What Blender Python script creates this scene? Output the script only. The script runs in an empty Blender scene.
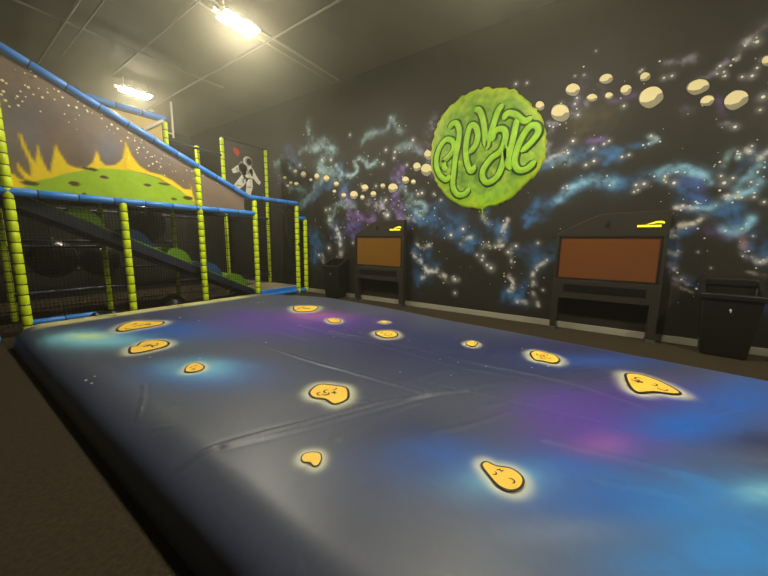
import bpy, math, random, json
import numpy as np
from mathutils import Vector, Matrix

SC = bpy.context.scene
COL = SC.collection
RND = random.Random(7)
NR = np.random.RandomState(5)

# ------------------------------------------------------------------ camera, world, exposure
cam_data = bpy.data.cameras.new('camera')
cam_data.sensor_width = 36.0
cam_data.lens = 313.19 / 768 * 36.0
cam_data.clip_start = 0.02
cam = bpy.data.objects.new('camera', cam_data)
COL.objects.link(cam)
R_ = (0.56752466, -0.82325248, 0.01308107)
U_ = (0.11060723, 0.09197342, 0.98959938)
F_ = (0.81589326, 0.56017519, -0.14325486)
cam.matrix_world = Matrix(((R_[0], U_[0], -F_[0], 0.0), (R_[1], U_[1], -F_[1], 0.0), (R_[2], U_[2], -F_[2], 1.4), (0, 0, 0, 1)))
SC.camera = cam
world = bpy.data.worlds.new('world')
SC.world = world
world.use_nodes = True
world.node_tree.nodes['Background'].inputs[0].default_value = (0.05, 0.048, 0.04, 1)
world.node_tree.nodes['Background'].inputs[1].default_value = 0.2
# thin warm haze added to imitate lens veil and flare around the lamps
_vs = world.node_tree.nodes.new('ShaderNodeVolumeScatter')
_vs.inputs['Color'].default_value = (0.97, 0.92, 0.72, 1)
_vs.inputs['Density'].default_value = 0.0115
_vs.inputs['Anisotropy'].default_value = 0.78
world.node_tree.links.new(_vs.outputs[0], world.node_tree.nodes['World Output'].inputs['Volume'])
SC.view_settings.view_transform = 'Standard'
SC.view_settings.look = 'None'
SC.view_settings.gamma = 1.0
SC.view_settings.use_curve_mapping = False
SC.view_settings.exposure = 0.0
LAMP_STRENGTH = 400.0
LAMP_COLOR = (1.0, 0.92, 0.70)
LAMP_SPOTS = [(3.3, 5.2), (3.3, 9.6), (3.3, 0.8), (3.3, -3.6)]
CEIL = 5.2
WX = 6.05

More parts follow.
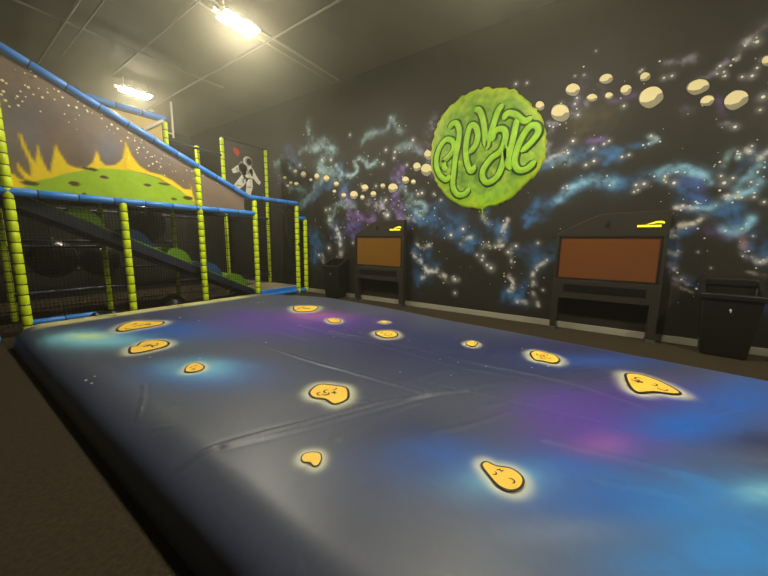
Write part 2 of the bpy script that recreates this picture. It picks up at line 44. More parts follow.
DATA = json.loads('''{"wall": [["t", 0.089, 0.75, [[6.643, 4.407], [6.501, 4.085], [6.396, 3.821], [6.139, 3.879], [5.689, 3.667]]], ["t", 0.107, 0.55, [[6.976, 3.857], [6.03, 3.958]]], ["t", 0.072, 0.55, [[4.831, 3.696], [4.656, 3.843], [4.429, 3.889], [4.157, 3.882], [4.002, 4.058], [3.895, 3.855], [3.741, 3.766]]], ["t", 0.077, 0.6, [[3.834, 3.436], [3.535, 3.451], [3.291, 3.275], [3.099, 3.052]]], ["p", 0.085, 0.55, [[3.438, 3.416], [3.15, 3.196], [3.0, 2.844]]], ["t", 0.053, 1.0, [[5.693, 3.287], [5.461, 3.069], [5.201, 2.994], [5.012, 3.021], [4.951, 3.151], [5.043, 3.3], [4.89, 3.37], [4.711, 3.28], [4.651, 3.161], [4.421, 3.199]]], ["t", 0.138, 0.6, [[5.86, 3.692], [6.222, 3.375], [6.156, 3.044], [6.54, 2.721], [6.95, 2.377]]], ["b", 0.141, 0.7, [[5.593, 3.179], [5.363, 2.869], [5.365, 2.582]]], ["t", 0.117, 0.5, [[6.299, 3.26], [5.528, 3.028]]], ["b", 0.125, 0.5, [[7.034, 2.327], [6.312, 2.703], [5.873, 2.843]]], ["t", 0.087, 0.5, [[5.888, 1.914], [5.742, 2.213], [5.467, 2.347], [5.139, 2.304]]], ["p", 0.095, 0.95, [[5.398, 2.537], [5.203, 2.236], [4.98, 1.987], [4.702, 1.884], [4.494, 1.948]]], ["v", 0.168, 0.9, [[5.205, 1.799], [5.012, 1.699]]], ["p", 0.141, 0.7, [[5.204, 1.994], [5.14, 1.652]]], ["l", 0.114, 0.95, [[4.527, 2.316], [4.24, 2.255]]], ["l", 0.087, 0.85, [[4.183, 2.163], [4.154, 2.072]]], ["w", 0.05, 0.8, [[4.098, 2.025]]], ["p", 0.094, 0.8, [[3.792, 2.721], [3.847, 2.853], [3.721, 2.966], [3.862, 2.385], [3.753, 2.164], [3.67, 1.944]]], ["b", 0.094, 0.6, [[3.765, 2.677], [3.814, 2.553]]], ["t", 0.067, 0.8, [[3.45, 2.19], [3.305, 2.245], [3.158, 2.134], [3.202, 2.012], [3.348, 2.06]]], ["b", 0.148, 0.55, [[3.249, 1.993], [2.96, 1.799], [2.596, 1.631], [2.133, 1.512]]], ["t", 0.092, 0.5, [[3.712, 2.587], [3.456, 2.421], [3.55, 2.217]]], ["w", 0.078, 0.8, [[5.924, 1.941], [5.644, 1.706], [5.577, 1.402], [5.512, 0.994]]], ["b", 0.148, 0.6, [[5.747, 1.835], [5.542, 1.453]]], ["b", 0.162, 0.7, [[6.551, 0.954], [6.27, 1.288], [6.419, 1.501]]], ["b", 0.132, 0.5, [[6.728, 1.719], [6.505, 1.175]]], ["w", 0.064, 0.7, [[6.2, 1.021], [6.056, 0.651]]], ["b", 0.184, 0.9, [[3.318, 1.121], [3.116, 0.913], [3.156, 0.694]]], ["w", 0.058, 0.85, [[3.418, 1.14], [3.216, 1.017], [3.017, 0.833], [2.829, 0.802], [2.599, 0.713]]], ["w", 0.054, 0.85, [[2.444, 0.683], [2.358, 0.669]]], ["w", 0.05, 0.7, [[3.155, 0.65], [2.97, 0.836]]], ["w", 0.045, 0.7, [[3.302, 1.381], [3.203, 1.339], [3.012, 1.343]]], ["b", 0.137, 0.45, [[3.615, 1.791], [3.132, 2.05]]], ["b", 0.119, 0.8, [[2.27, 1.414], [2.047, 1.397]]], ["w", 0.04, 0.8, [[2.331, 1.393], [2.211, 1.473], [2.113, 1.512]]], ["w", 0.042, 0.8, [[1.908, 1.342], [1.814, 1.381], [1.755, 1.326]]], ["b", 0.126, 0.8, [[1.612, 1.696], [1.534, 1.586]]], ["w", 0.043, 0.8, [[1.463, 1.855], [1.523, 1.695], [1.547, 1.514], [1.627, 1.347], [1.519, 1.367], [1.56, 1.44]]], ["w", 0.039, 0.8, [[1.341, 1.334], [1.346, 1.153], [1.32, 1.026]]], ["w", 0.047, 0.85, [[1.359, 0.821], [1.263, 0.699], [1.324, 0.563]]], ["b", 0.125, 0.85, [[1.356, 0.504], [1.181, 0.503], [1.09, 0.659]]], ["w", 0.039, 0.7, [[1.172, 0.374], [1.052, 0.37]]], ["w", 0.041, 0.75, [[0.957, 0.885], [0.925, 0.674]]], ["w", 0.038, 0.7, [[0.932, 0.547], [0.834, 0.324]]], ["b", 0.13, 0.7, [[0.922, 1.064], [0.79, 1.191], [0.629, 1.282]]], ["w", 0.041, 0.8, [[0.9, 0.977], [0.783, 1.105]]], ["b", 0.102, 0.5, [[1.169, 1.302], [1.035, 1.27]]], ["b", 0.098, 0.5, [[1.078, 1.86], [0.966, 2.058]]], ["b", 0.112, 0.55, [[3.494, 2.024], [3.054, 1.842]]], ["w", 0.056, 0.5, [[1.926, 1.999], [1.842, 1.848], [1.803, 1.81]]], ["b", 0.111, 0.5, [[1.762, 1.754], [1.849, 1.959]]], ["b", 0.101, 0.8, [[0.914, 2.774], [0.669, 2.836], [0.421, 2.862], [0.202, 2.772], [-0.007, 2.685]]], ["w", 0.053, 0.7, [[0.901, 2.804], [0.758, 2.864], [0.618, 2.906]]], ["b", 0.067, 0.9, [[0.063, 2.636], [-0.027, 2.74]]], ["t", 0.075, 0.6, [[0.805, 2.728], [0.55, 2.758]]], ["p", 0.048, 0.7, [[0.331, 3.042], [0.224, 3.01], [0.122, 3.008]]], ["l", 0.036, 0.7, [[0.903, 3.401], [0.797, 3.35], [0.661, 3.415], [0.507, 3.531], [0.406, 3.596]]], ["l", 0.046, 0.5, [[0.913, 2.965], [0.898, 3.151], [0.854, 3.33]]], ["t", 0.037, 0.7, [[-0.434, 2.848], [-0.495, 2.892], [-0.446, 2.941]]], ["b", 0.051, 0.4, [[-0.209, 2.828], [-0.38, 2.829]]], ["b", 0.104, 0.8, [[1.073, 1.791], [0.856, 2.036], [0.699, 2.141], [0.484, 2.317], [0.247, 2.403], [0.04, 2.398], [-0.146, 2.264]]], ["c", 0.058, 0.85, [[0.697, 2.109], [0.51, 2.287], [0.299, 2.393], [0.117, 2.406], [-0.04, 2.346]]], ["b", 0.077, 0.5, [[-0.14, 2.322], [-0.372, 2.358], [-0.539, 2.369]]], ["c", 0.058, 0.95, [[-0.591, 2.392], [-0.745, 2.443], [-0.899, 2.425], [-1.036, 2.345], [-1.094, 2.262]]], ["v", 0.092, 0.8, [[-0.913, 2.305], [-0.968, 2.168], [-1.043, 2.031]]], ["b", 0.093, 0.7, [[-0.863, 2.204], [-1.012, 1.953]]], ["w", 0.035, 0.85, [[-0.809, 1.95], [-0.909, 1.972], [-0.975, 1.928]]], ["c", 0.04, 0.8, [[-1.002, 1.953], [-1.113, 1.921], [-1.184, 1.97]]], ["w", 0.035, 0.9, [[-0.783, 1.604], [-0.9, 1.686], [-0.998, 1.725], [-1.088, 1.803]]], ["b", 0.048, 0.6, [[-0.81, 1.548], [-0.988, 1.63]]], ["c", 0.041, 0.85, [[-1.352, 2.188], [-1.429, 2.28], [-1.499, 2.346], [-1.543, 2.401]]], ["c", 0.042, 0.8, [[-1.306, 2.039], [-1.406, 2.108], [-1.506, 2.15], [-1.565, 2.218]]], ["w", 0.028, 0.7, [[-1.229, 2.07], [-1.367, 2.061], [-1.451, 2.03]]], ["b", 0.087, 0.8, [[-1.266, 1.914], [-1.355, 1.781], [-1.44, 1.676], [-1.355, 1.935]]], ["c", 0.043, 0.85, [[-1.3, 1.626], [-1.431, 1.599], [-1.529, 1.674], [-1.552, 1.774]]], ["t", 0.032, 0.7, [[-1.199, 2.479], [-1.225, 2.576], [-1.271, 2.643], [-1.325, 2.636], [-1.319, 2.539]]], ["p", 0.056, 0.45, [[-1.131, 1.601], [-1.265, 1.6], [-1.398, 1.573]]], ["b", 0.092, 0.5, [[-1.365, 2.447], [-1.587, 2.573]]], ["w", 0.035, 0.7, [[-1.413, 2.622], [-1.529, 2.51], [-1.587, 2.573]]], ["b", 0.093, 0.8, [[-1.62, 1.496], [-1.707, 1.346], [-1.757, 1.221]]], ["k", 0.043, 0.7, [[-1.503, 1.521], [-1.52, 1.457]]], ["w", 0.037, 0.8, [[-1.614, 1.266], [-1.692, 1.192], [-1.753, 1.246]]], ["l", 0.032, 0.6, [[-1.51, 1.392], [-1.576, 1.29], [-1.656, 1.203]]], ["l", 0.049, 0.8, [[-0.856, 1.123], [-0.932, 1.012], [-1.025, 0.933]]], ["w", 0.031, 0.7, [[-0.792, 1.321], [-0.88, 1.295]]], ["b", 0.074, 0.6, [[-0.781, 1.42], [-0.871, 1.181]]], ["w", 0.027, 0.7, [[-0.79, 1.533], [-0.842, 1.548]]], ["b", 0.059, 0.5, [[-1.062, 0.965], [-1.182, 0.805]]], ["w", 0.037, 0.5, [[-0.927, 0.868], [-1.084, 0.768]]], ["l", 0.034, 0.5, [[-0.751, 3.223], [-0.772, 3.206]]], ["p", 0.053, 0.45, [[-1.055, 3.245], [-1.11, 3.087]]], ["l", 0.032, 0.45, [[-1.142, 2.971], [-1.18, 2.952]]], ["l", 0.041, 0.4, [[-0.869, 3.556], [-1.006, 3.665], [-1.114, 3.809], [-1.253, 3.937], [-1.368, 4.076]]], ["l", 0.045, 0.4, [[-0.517, 3.874], [-0.681, 3.852], [-0.759, 3.854]]], ["p", 0.039, 0.3, [[0.246, 3.799], [0.075, 3.55], [-0.248, 3.583]]], ["w", 0.022, 0.5, [[-1.167, 3.736], [-1.212, 3.86], [-1.282, 3.973]]], ["p", 0.07, 0.35, [[0.489, 3.931], [0.587, 3.519]]], ["b", 0.053, 0.45, [[-1.698, 0.79], [-1.816, 0.606]]], ["w", 0.026, 0.5, [[-1.601, 1.083], [-1.745, 1.041]]], ["t", 0.103, 0.4, [[8.07, 3.602], [7.615, 3.681], [7.162, 3.305]]], ["t", 0.103, 0.4, [[7.862, 3.216], [7.431, 2.954], [6.934, 2.805]]], ["b", 0.133, 0.35, [[7.472, 3.93], [7.073, 3.453]]], ["l", 0.082, 0.4, [[3.115, 3.482], [2.996, 3.879]]], ["y", 0.22, 0.16, [[0.38, 3.3], [0.206, 3.367]]], ["y", 0.215, 0.16, [[3.194, 3.143], [3.293, 3.315]]], ["b", 0.143, 0.45, [[2.795, 2.175], [2.526, 1.966], [2.305, 1.707]]], ["w", 0.058, 0.4, [[3.692, 1.793], [3.542, 1.94], [3.39, 1.851]]]], "rocks": [[[0.599, 3.815], [-0.099, -0.002], [0.026, 0.099]], [[0.178, 3.865], [-0.077, 0.017], [0.031, 0.071]], [[0.332, 3.637], [-0.07, -0.008], [0.01, 0.059]], [[0.118, 3.615], [-0.048, 0.006], [0.018, 0.052]], [[-0.081, 3.65], [-0.058, 0.024], [0.035, 0.068]], [[-0.284, 3.771], [-0.05, 0.021], [0.029, 0.057]], [[-0.379, 3.486], [-0.116, 0.053], [0.066, 0.131]], [[-0.857, 3.498], [-0.102, 0.016], [0.032, 0.096]], [[-0.965, 3.301], [-0.065, 0.012], [0.022, 0.066]], [[-1.233, 3.253], [-0.103, 0.038], [0.044, 0.108]], [[0.753, 3.509], [-0.13, 0.001], [0.035, 0.133]], [[1.059, 3.681], [-0.067, -0.001], [0.021, 0.08]], [[-1.446, 3.645], [-0.04, 0.02], [0.026, 0.056]], [[3.353, 2.984], [-0.095, -0.011], [0.003, 0.091]], [[3.127, 2.898], [-0.137, -0.016], [0.005, 0.129]], [[3.104, 3.19], [-0.091, -0.013], [0.004, 0.098]], [[3.946, 2.607], [-0.132, -0.011], [0.002, 0.103]], [[3.627, 2.747], [-0.09, -0.009], [0.002, 0.075]], [[3.428, 2.687], [-0.058, -0.005], [0.002, 0.053]], [[4.737, 2.673], [-0.101, -0.008], [0.0, 0.082]], [[4.219, 2.674], [-0.069, -0.006], [0.001, 0.057]], [[4.485, 2.517], [-0.086, -0.006], [0.001, 0.068]], [[5.075, 2.537], [-0.125, -0.009], [-0.0, 0.099]], [[4.811, 2.461], [-0.067, -0.005], [0.0, 0.056]], [[5.398, 2.549], [-0.086, -0.006], [-0.0, 0.063]], [[5.648, 2.847], [-0.088, -0.008], [-0.001, 0.063]], [[5.994, 3.015], [-0.113, -0.011], [-0.002, 0.084]], [[6.34, 3.1], [-0.096, -0.01], [-0.002, 0.081]], [[6.859, 3.206], [-0.111, -0.012], [-0.003, 0.083]], [[7.182, 3.321], [-0.083, -0.009], [-0.002, 0.058]], [[7.154, 2.984], [-0.099, -0.009], [-0.002, 0.053]], [[7.385, 3.032], [-0.077, -0.007], [-0.002, 0.049]], [[6.57, 3.034], [-0.061, -0.006], [-0.001, 0.041]], [[5.719, 2.67], [-0.062, -0.005], [-0.001, 0.044]], [[7.639, 3.193], [-0.079, -0.008], [-0.003, 0.055]], [[7.518, 2.962], [-0.078, -0.007], [-0.002, 0.044]]], "dots": [[2.283, 1.687, 0.04], [2.529, 1.571, 0.041], [1.976, 1.187, 0.029], [1.859, 1.172, 0.032], [1.874, 1.094, 0.033], [1.773, 1.003, 0.032], [1.694, 0.95, 0.045], [2.388, 0.398, 0.032], [1.275, 1.372, 0.031], [1.406, 1.26, 0.032], [0.755, 1.141, 0.026], [2.401, 0.686, 0.038], [5.935, 1.241, 0.053], [6.314, 1.045, 0.048], [6.795, 0.889, 0.041], [5.108, 1.382, 0.034], [5.883, 2.244, 0.039], [6.027, 2.226, 0.04], [3.216, 2.444, 0.039], [3.311, 2.431, 0.033], [2.938, 2.403, 0.028], [2.777, 2.273, 0.027], [4.07, 2.024, 0.049], [4.131, 2.359, 0.037], [4.415, 2.691, 0.03], [4.827, 2.727, 0.032], [0.533, 3.045, 0.029], [0.116, 2.934, 0.022], [0.056, 2.968, 0.021], [0.251, 2.882, 0.028], [0.222, 2.7, 0.028], [0.323, 2.653, 0.028], [0.587, 2.871, 0.024], [-0.126, 2.713, 0.022], [-0.207, 2.73, 0.021], [-0.434, 2.956, 0.022], [0.945, 2.794, 0.028], [-0.079, 3.433, 0.023], [0.75, 3.643, 0.023], [0.553, 3.6, 0.021], [0.533, 3.683, 0.02], [0.498, 3.426, 0.024], [-0.424, 2.297, 0.03], [-0.333, 2.291, 0.023], [-0.645, 2.386, 0.018], [-0.64, 2.332, 0.018], [-0.752, 2.281, 0.031], [-0.647, 2.372, 0.017], [-0.665, 2.302, 0.016], [0.558, 2.354, 0.022], [0.613, 2.327, 0.018], [-0.363, 2.217, 0.019], [-0.319, 2.192, 0.019], [-1.247, 2.235, 0.033], [-1.208, 2.327, 0.02], [-1.322, 2.29, 0.021], [-1.388, 2.109, 0.021], [-1.488, 2.225, 0.018], [-1.537, 2.036, 0.02], [-1.63, 1.969, 0.02], [-1.302, 2.078, 0.017], [-1.432, 2.608, 0.017], [-1.349, 2.583, 0.014], [-1.411, 3.666, 0.019], [-1.334, 3.89, 0.029], [-1.038, 3.703, 0.019], [-1.083, 3.62, 0.017], [-1.021, 3.613, 0.015], [-1.098, 3.569, 0.019], [-1.254, 3.516, 0.018], [-1.34, 3.505, 0.024], [-0.494, 3.703, 0.021], [-0.576, 3.707, 0.021], [-1.264, 2.924, 0.025], [-1.464, 3.234, 0.029], [-1.458, 3.086, 0.02], [-1.371, 3.587, 0.016], [-0.831, 1.548, 0.022], [-1.442, 2.666, 0.016], [-1.102, 1.329, 0.012], [-1.254, 1.116, 0.011], [-0.24, 3.874, 0.016], [-0.22, 3.854, 0.015], [0.468, 3.997, 0.014], [0.589, 4.015, 0.014], [0.342, 4.296, 0.013], [1.289, 4.092, 0.022], [1.466, 4.121, 0.026], [-1.689, 1.218, 0.021], [0.918, 1.429, 0.026], [-1.618, 0.874, 0.015], [-1.588, 1.547, 0.013], [0.777, 0.616, 0.022], [5.829, 3.448, 0.04], [6.147, 3.49, 0.042], [6.991, 3.47, 0.039], [7.409, 3.44, 0.041], [5.198, 3.936, 0.032], [3.466, 3.539, 0.035], [4.149, 3.441, 0.033], [3.91, 3.364, 0.033], [4.226, 3.153, 0.032], [3.933, 3.242, 0.028], [3.598, 3.054, 0.027]], "letters": [[[[2.777, 2.976], [2.637, 3.082], [2.528, 3.216], [2.559, 3.355], [2.693, 3.408], [2.812, 3.304], [2.879, 3.128], [2.882, 2.942], [2.8, 2.758], [2.659, 2.65], [2.581, 2.735]], [[2.738, 3.04], [2.711, 2.889], [2.647, 2.835]]], [[[2.635, 3.591], [2.589, 3.671], [2.49, 3.666], [2.429, 3.51], [2.446, 3.27], [2.485, 3.052], [2.507, 2.782], [2.509, 2.506], [2.411, 2.351], [2.263, 2.349], [2.177, 2.451]]], [[[2.22, 3.083], [2.102, 3.217], [2.066, 3.383], [2.12, 3.541], [2.214, 3.571], [2.27, 3.396], [2.285, 3.136], [2.244, 2.909], [2.16, 2.753], [2.082, 2.859]]], [[[2.154, 3.822], [2.072, 3.814], [1.991, 3.643], [1.941, 3.403], [1.908, 3.136]], [[1.643, 3.819], [1.724, 3.733], [1.795, 3.502], [1.855, 3.284], [1.897, 3.101]]], [[[1.8, 3.233], [1.774, 3.374], [1.683, 3.42], [1.589, 3.375], [1.571, 3.238], [1.638, 3.042], [1.799, 2.939], [1.93, 2.762], [1.93, 2.61], [1.835, 2.518], [1.682, 2.598], [1.589, 2.807], [1.56, 3.072]], [[1.564, 3.134], [1.531, 2.883], [1.444, 2.699]]], [[[1.63, 3.56], [1.566, 3.652], [1.43, 3.608], [1.276, 3.476], [1.149, 3.505]], [[1.391, 3.553], [1.423, 3.333], [1.462, 3.078], [1.498, 2.878], [1.463, 2.725]]], [[[1.295, 2.973], [1.149, 3.102], [1.047, 3.248], [1.078, 3.357], [1.18, 3.368], [1.285, 3.23], [1.362, 3.023], [1.388, 2.823], [1.314, 2.684], [1.18, 2.685], [1.05, 2.8]]]], "rim": [[1.927, 4.17], [2.276, 4.188], [2.663, 4.03], [2.904, 3.749], [3.021, 3.371], [3.028, 2.984], [2.927, 2.679], [2.694, 2.366], [2.411, 2.174], [2.123, 2.064], [1.818, 2.067], [1.552, 2.143], [1.354, 2.269], [1.155, 2.473], [0.98, 2.653], [0.913, 2.965], [0.954, 3.286], [1.083, 3.592], [1.304, 3.86], [1.56, 4.064]], "mast": [[[1.235, 4.878], [1.366, 5.101], [1.52, 5.189], [1.614, 5.067], [1.734, 4.85], [1.643, 4.711], [1.495, 4.715], [1.356, 4.719], [1.246, 4.741]], [[1.034, 3.757], [1.098, 3.954], [1.147, 3.942], [1.228, 4.056], [1.33, 4.037], [1.392, 3.896], [1.378, 3.76], [1.297, 3.687], [1.176, 3.68], [1.082, 3.693]], [[1.156, 2.873], [1.225, 2.968], [1.295, 2.966], [1.296, 2.833], [1.252, 2.767], [1.19, 2.768], [1.148, 2.813]], [[1.504, 1.696], [1.597, 1.734], [1.656, 1.722], [1.697, 1.636], [1.726, 1.529], [1.656, 1.442], [1.584, 1.398], [1.496, 1.418], [1.488, 1.468], [1.501, 1.53], [1.469, 1.615]], [[3.47, 4.266], [3.615, 4.266], [3.754, 3.997], [3.645, 3.865], [3.427, 3.766], [3.28, 3.955]], [[3.186, 3.176], [3.297, 3.164], [3.283, 3.018], [3.179, 2.935], [3.1, 3.007]], [[3.541, 2.493], [3.626, 2.476], [3.619, 2.391], [3.524, 2.394]], [[3.014, 2.169], [3.09, 2.235], [3.182, 2.212], [3.26, 2.11], [3.203, 1.989], [3.087, 1.935], [2.988, 1.98], [2.973, 2.065]], [[3.335, 1.163], [3.481, 1.141], [3.417, 1.053], [3.286, 1.063]], [[3.438, 0.508], [3.558, 0.467], [3.538, 0.373], [3.503, 0.282], [3.376, 0.235], [3.269, 0.277], [3.269, 0.38], [3.268, 0.444]], [[3.382, -0.284], [3.425, -0.377], [3.359, -0.497], [3.193, -0.6], [3.121, -0.567], [3.074, -0.437], [2.986, -0.343], [3.05, -0.294], [3.253, -0.274]], [[1.481, 0.401], [1.523, 0.389], [1.52, 0.34], [1.545, 0.276], [1.53, 0.228], [1.491, 0.203], [1.433, 0.208], [1.393, 0.241], [1.39, 0.294], [1.431, 0.35]], [[0.985, 1.184], [1.02, 1.197], [1.055, 1.17], [1.068, 1.13], [1.04, 1.092], [1.0, 1.074], [0.982, 1.09], [0.988, 1.125], [0.972, 1.152]]], "mblob": [["n", [2.887, 0.955], [0.773, -1.044], [-0.697, -0.245], 0.7], ["n", [4.512, -0.464], [0.792, -1.058], [-0.935, 0.073], 0.6], ["n", [3.009, 2.95], [0.75, -0.981], [-0.656, -0.64], 0.6], ["n", [3.812, 0.471], [1.274, -1.702], [-0.708, -0.104], 0.7], ["n", [2.996, 1.562], [0.61, -0.815], [-0.469, -0.25], 0.5], ["n", [1.926, 4.814], [0.506, -0.657], [-0.228, -0.546], 0.5], ["c", [0.981, 4.666], [0.319, -0.424], [-0.083, -0.356], 1.4], ["y", [0.97, 4.808], [0.135, -0.179], [-0.038, -0.171], 1.1], ["b", [1.625, 4.365], [0.446, -0.587], [-0.175, -0.446], 0.8], ["p", [2.63, 4.097], [0.443, -0.574], [-0.371, -0.566], 0.7], ["m", [3.233, 3.418], [0.256, -0.332], [-0.248, -0.26], 0.95], ["p", [2.682, 3.377], [0.409, -0.535], [-0.352, -0.437], 0.75], ["p", [3.298, 2.841], [0.346, -0.451], [-0.381, -0.328], 0.6], ["b", [1.243, 2.708], [0.277, -0.376], [-0.14, -0.287], 0.85], ["c", [1.26, 2.831], [0.166, -0.225], [-0.101, -0.213], 0.75], ["p", [2.223, -0.095], [0.275, -0.381], [-0.328, -0.001], 1.2], ["m", [2.029, -0.086], [0.114, -0.159], [-0.141, -0.001], 0.45], ["v", [2.956, -0.343], [0.369, -0.506], [-0.365, 0.028], 0.9], ["p", [2.345, 0.133], [0.164, -0.226], [-0.218, -0.021], 0.7], ["b", [2.628, -0.565], [0.229, -0.317], [-0.302, 0.051], 1.0], ["b", [3.301, -0.949], [0.271, -0.373], [-0.432, 0.106], 0.8], ["b", [1.598, 0.193], [0.296, -0.415], [-0.19, -0.033], 0.8], ["c", [1.454, 0.302], [0.128, -0.179], [-0.113, -0.029], 0.55], ["u", [1.813, -0.429], [0.291, -0.409], [-0.253, 0.042], 0.95], ["u", [1.673, -0.561], [0.159, -0.225], [-0.192, 0.049], 0.9], ["c", [2.067, -0.708], [0.082, -0.116], [-0.103, 0.028], 0.6], ["u", [1.474, -0.424], [0.253, -0.359], [-0.139, 0.028], 0.8], ["b", [1.577, -0.097], [0.209, -0.295], [-0.147, -0.001], 0.6], ["g", [1.305, 0.033], [0.139, -0.197], [-0.067, -0.006], 0.4], ["n", [1.612, 0.755], [0.25, -0.347], [-0.205, -0.101], 0.5], ["n", [3.271, 0.221], [0.345, -0.467], [-0.377, -0.036], 0.5], ["b", [3.659, -0.089], [0.365, -0.492], [-0.247, -0.001], 0.5], ["b", [4.081, -1.263], [0.165, -0.224], [-0.306, 0.084], 0.6], ["n", [3.377, 2.058], [0.477, -0.629], [-0.485, -0.299], 0.5], ["b", [1.438, 0.61], [0.188, -0.263], [-0.147, -0.067], 0.5], ["p", [2.505, 0.148], [0.219, -0.301], [-0.301, -0.029], 0.4], ["n", [2.66, -0.871], [0.141, -0.197], [-0.164, 0.045], 0.6]], "mwr": [[11, 0.016, [[0.612, 1.685], [0.844, 1.61], [1.247, 1.406], [1.697, 1.187], [2.012, 0.953], [2.269, 0.737]]], [9, 0.016, [[0.81, 1.599], [1.268, 1.339], [1.792, 1.08], [2.177, 0.863]]], [5, 0.02, [[1.222, 1.13], [1.59, 1.07], [1.876, 0.964]]], [6, 0.02, [[1.98, 3.404], [1.945, 2.315], [1.979, 1.707], [2.011, 1.036]]], [7, 0.025, [[2.831, 2.777], [2.863, 1.74], [2.836, 0.937], [2.894, 0.185], [2.762, -0.328]]], [6, 0.02, [[2.764, 3.271], [2.73, 1.918], [2.651, 1.062], [2.735, 0.468]]], [5, 0.02, [[2.302, 0.749], [2.905, 0.339], [3.412, -0.09]]], [5, 0.02, [[1.914, 0.168], [2.0, -0.269], [2.089, -0.739]]], [5, 0.02, [[2.296, -0.196], [2.347, -0.559], [2.399, -0.828]]], [5, 0.02, [[1.614, 0.716], [1.806, 0.575], [2.123, 0.396]]], [5, 0.011, [[0.851, 2.852], [0.75, 2.563], [0.653, 2.366]]], [3, 0.012, [[0.657, 2.17], [0.722, 2.06], [0.785, 2.01]]], [3, 0.012, [[0.753, 2.289], [0.832, 2.265]]], [4, 0.02, [[2.516, -0.502], [3.051, -0.887]]], [2, 0.015, [[1.113, 0.557], [1.315, 0.476]]], [5, 0.02, [[2.786, 0.175], [3.573, -0.461]]], [4, 0.02, [[2.047, 0.589], [2.502, 0.28], [2.74, 0.035]]], [5, 0.02, [[1.998, 1.253], [2.447, 1.07], [2.605, 0.856]]], [4, 0.02, [[2.598, 2.094], [2.795, 1.455], [3.17, 1.054]]], [4, 0.02, [[2.36, 3.799], [2.392, 2.666]]], [5, 0.03, [[1.801, -0.459], [2.126, -0.749]]], [4, 0.02, [[1.723, -0.097], [1.771, -0.251], [1.839, -0.466]]], [5, 0.012, [[0.61, 0.775], [0.635, 0.789]]], [4, 0.015, [[1.417, 1.645], [1.667, 1.252]]], [4, 0.015, [[2.198, 1.136], [2.275, 0.514], [2.358, -0.094]]]], "mdots": [[0.606, 3.279, 0.015], [0.669, 3.319, 0.013], [0.617, 3.172, 0.013], [1.979, 4.94, 0.028], [2.058, 4.549, 0.02], [1.099, 3.456, 0.015], [2.743, 1.02, 0.014], [2.22, 1.343, 0.012], [2.425, 0.959, 0.012], [2.027, 2.971, 0.014], [2.958, 2.385, 0.013], [2.912, 2.593, 0.013], [3.542, 0.609, 0.014], [2.804, 0.775, 0.012], [3.148, 0.307, 0.014], [2.642, 2.527, 0.012], [2.712, 1.191, 0.01], [3.033, 0.424, 0.013], [3.329, 5.071, 0.028], [3.442, 5.085, 0.024], [1.365, 3.053, 0.011], [3.45, 1.323, 0.012], [3.047, 1.732, 0.012]], "planet": [[0.837, 2.066], [0.925, 2.157], [1.038, 2.227], [1.153, 2.272], [1.284, 2.35], [1.419, 2.411], [1.58, 2.471], [1.747, 2.521], [1.967, 2.553], [2.123, 2.56], [2.337, 2.543], [2.563, 2.496], [2.802, 2.39], [2.985, 2.267], [3.122, 2.131]], "flames": [[[0.746, 2.069], [0.751, 2.271], [0.803, 2.264], [0.837, 2.219], [0.913, 2.197], [0.968, 2.101]], [[0.9, 2.218], [0.847, 2.322], [0.843, 2.433], [0.895, 2.331], [0.96, 2.262], [0.969, 2.436], [0.914, 2.672], [0.898, 2.823], [0.921, 2.818], [0.958, 2.638], [1.012, 2.456], [1.039, 2.566], [1.065, 2.709], [1.081, 2.575], [1.116, 2.419], [1.151, 2.336], [1.182, 2.479], [1.244, 2.765], [1.278, 2.655], [1.353, 2.502], [1.444, 2.471], [1.54, 2.472], [1.647, 2.6], [1.712, 2.793], [1.737, 2.644], [1.805, 2.575], [1.927, 2.61], [2.039, 2.735], [2.109, 3.022], [2.13, 2.81], [2.187, 2.698], [2.327, 2.627], [2.449, 2.557], [2.104, 2.557], [1.746, 2.511], [1.419, 2.404], [1.152, 2.26], [1.01, 2.189]], [[2.071, 2.593], [2.117, 2.813], [2.093, 3.015], [2.172, 2.809], [2.274, 2.666], [2.416, 2.592], [2.601, 2.573], [2.76, 2.511], [2.957, 2.376], [3.102, 2.378], [3.073, 2.487], [3.141, 2.133], [2.885, 2.347], [2.565, 2.514], [2.339, 2.561]]], "crat": [[1.601, 2.483, 0.103, 0.023], [1.403, 2.234, 0.064, 0.038], [1.767, 2.389, 0.056, 0.027], [0.942, 2.167, 0.092, 0.028], [1.5, 2.093, 0.036, 0.018], [2.367, 2.361, 0.062, 0.024], [2.768, 2.166, 0.052, 0.024], [3.017, 2.214, 0.093, 0.036], [2.638, 2.42, 0.1, 0.024]], "stars": [[0.817, 3.455], [0.849, 3.431], [0.812, 3.318], [0.967, 3.376], [0.932, 3.3], [0.972, 3.25], [0.929, 3.184], [1.087, 3.381], [1.131, 3.631], [1.231, 3.46], [1.173, 3.373], [1.347, 3.517], [1.294, 3.389], [1.382, 3.448], [1.437, 3.356], [1.525, 3.358], [1.647, 3.341], [1.809, 3.289], [1.929, 3.235], [2.002, 3.195], [2.269, 2.962], [2.343, 2.98], [2.248, 2.875], [2.398, 2.926], [2.437, 2.851], [2.359, 2.817], [2.523, 2.784], [2.221, 3.064], [2.126, 3.088], [0.845, 3.143], [1.134, 3.174], [2.458, 2.736], [2.58, 2.709], [2.394, 2.69], [0.79, 3.273], [1.048, 3.457], [1.415, 3.569], [0.818, 3.209]]}''')

# ------------------------------------------------------------------ helpers
def lin(c):
    out = []
    for v in c[:3]:
        v = v / 255.0
        out.append(v / 12.92 if v <= 0.04045 else ((v + 0.055) / 1.055) ** 2.4)
    return tuple(out)

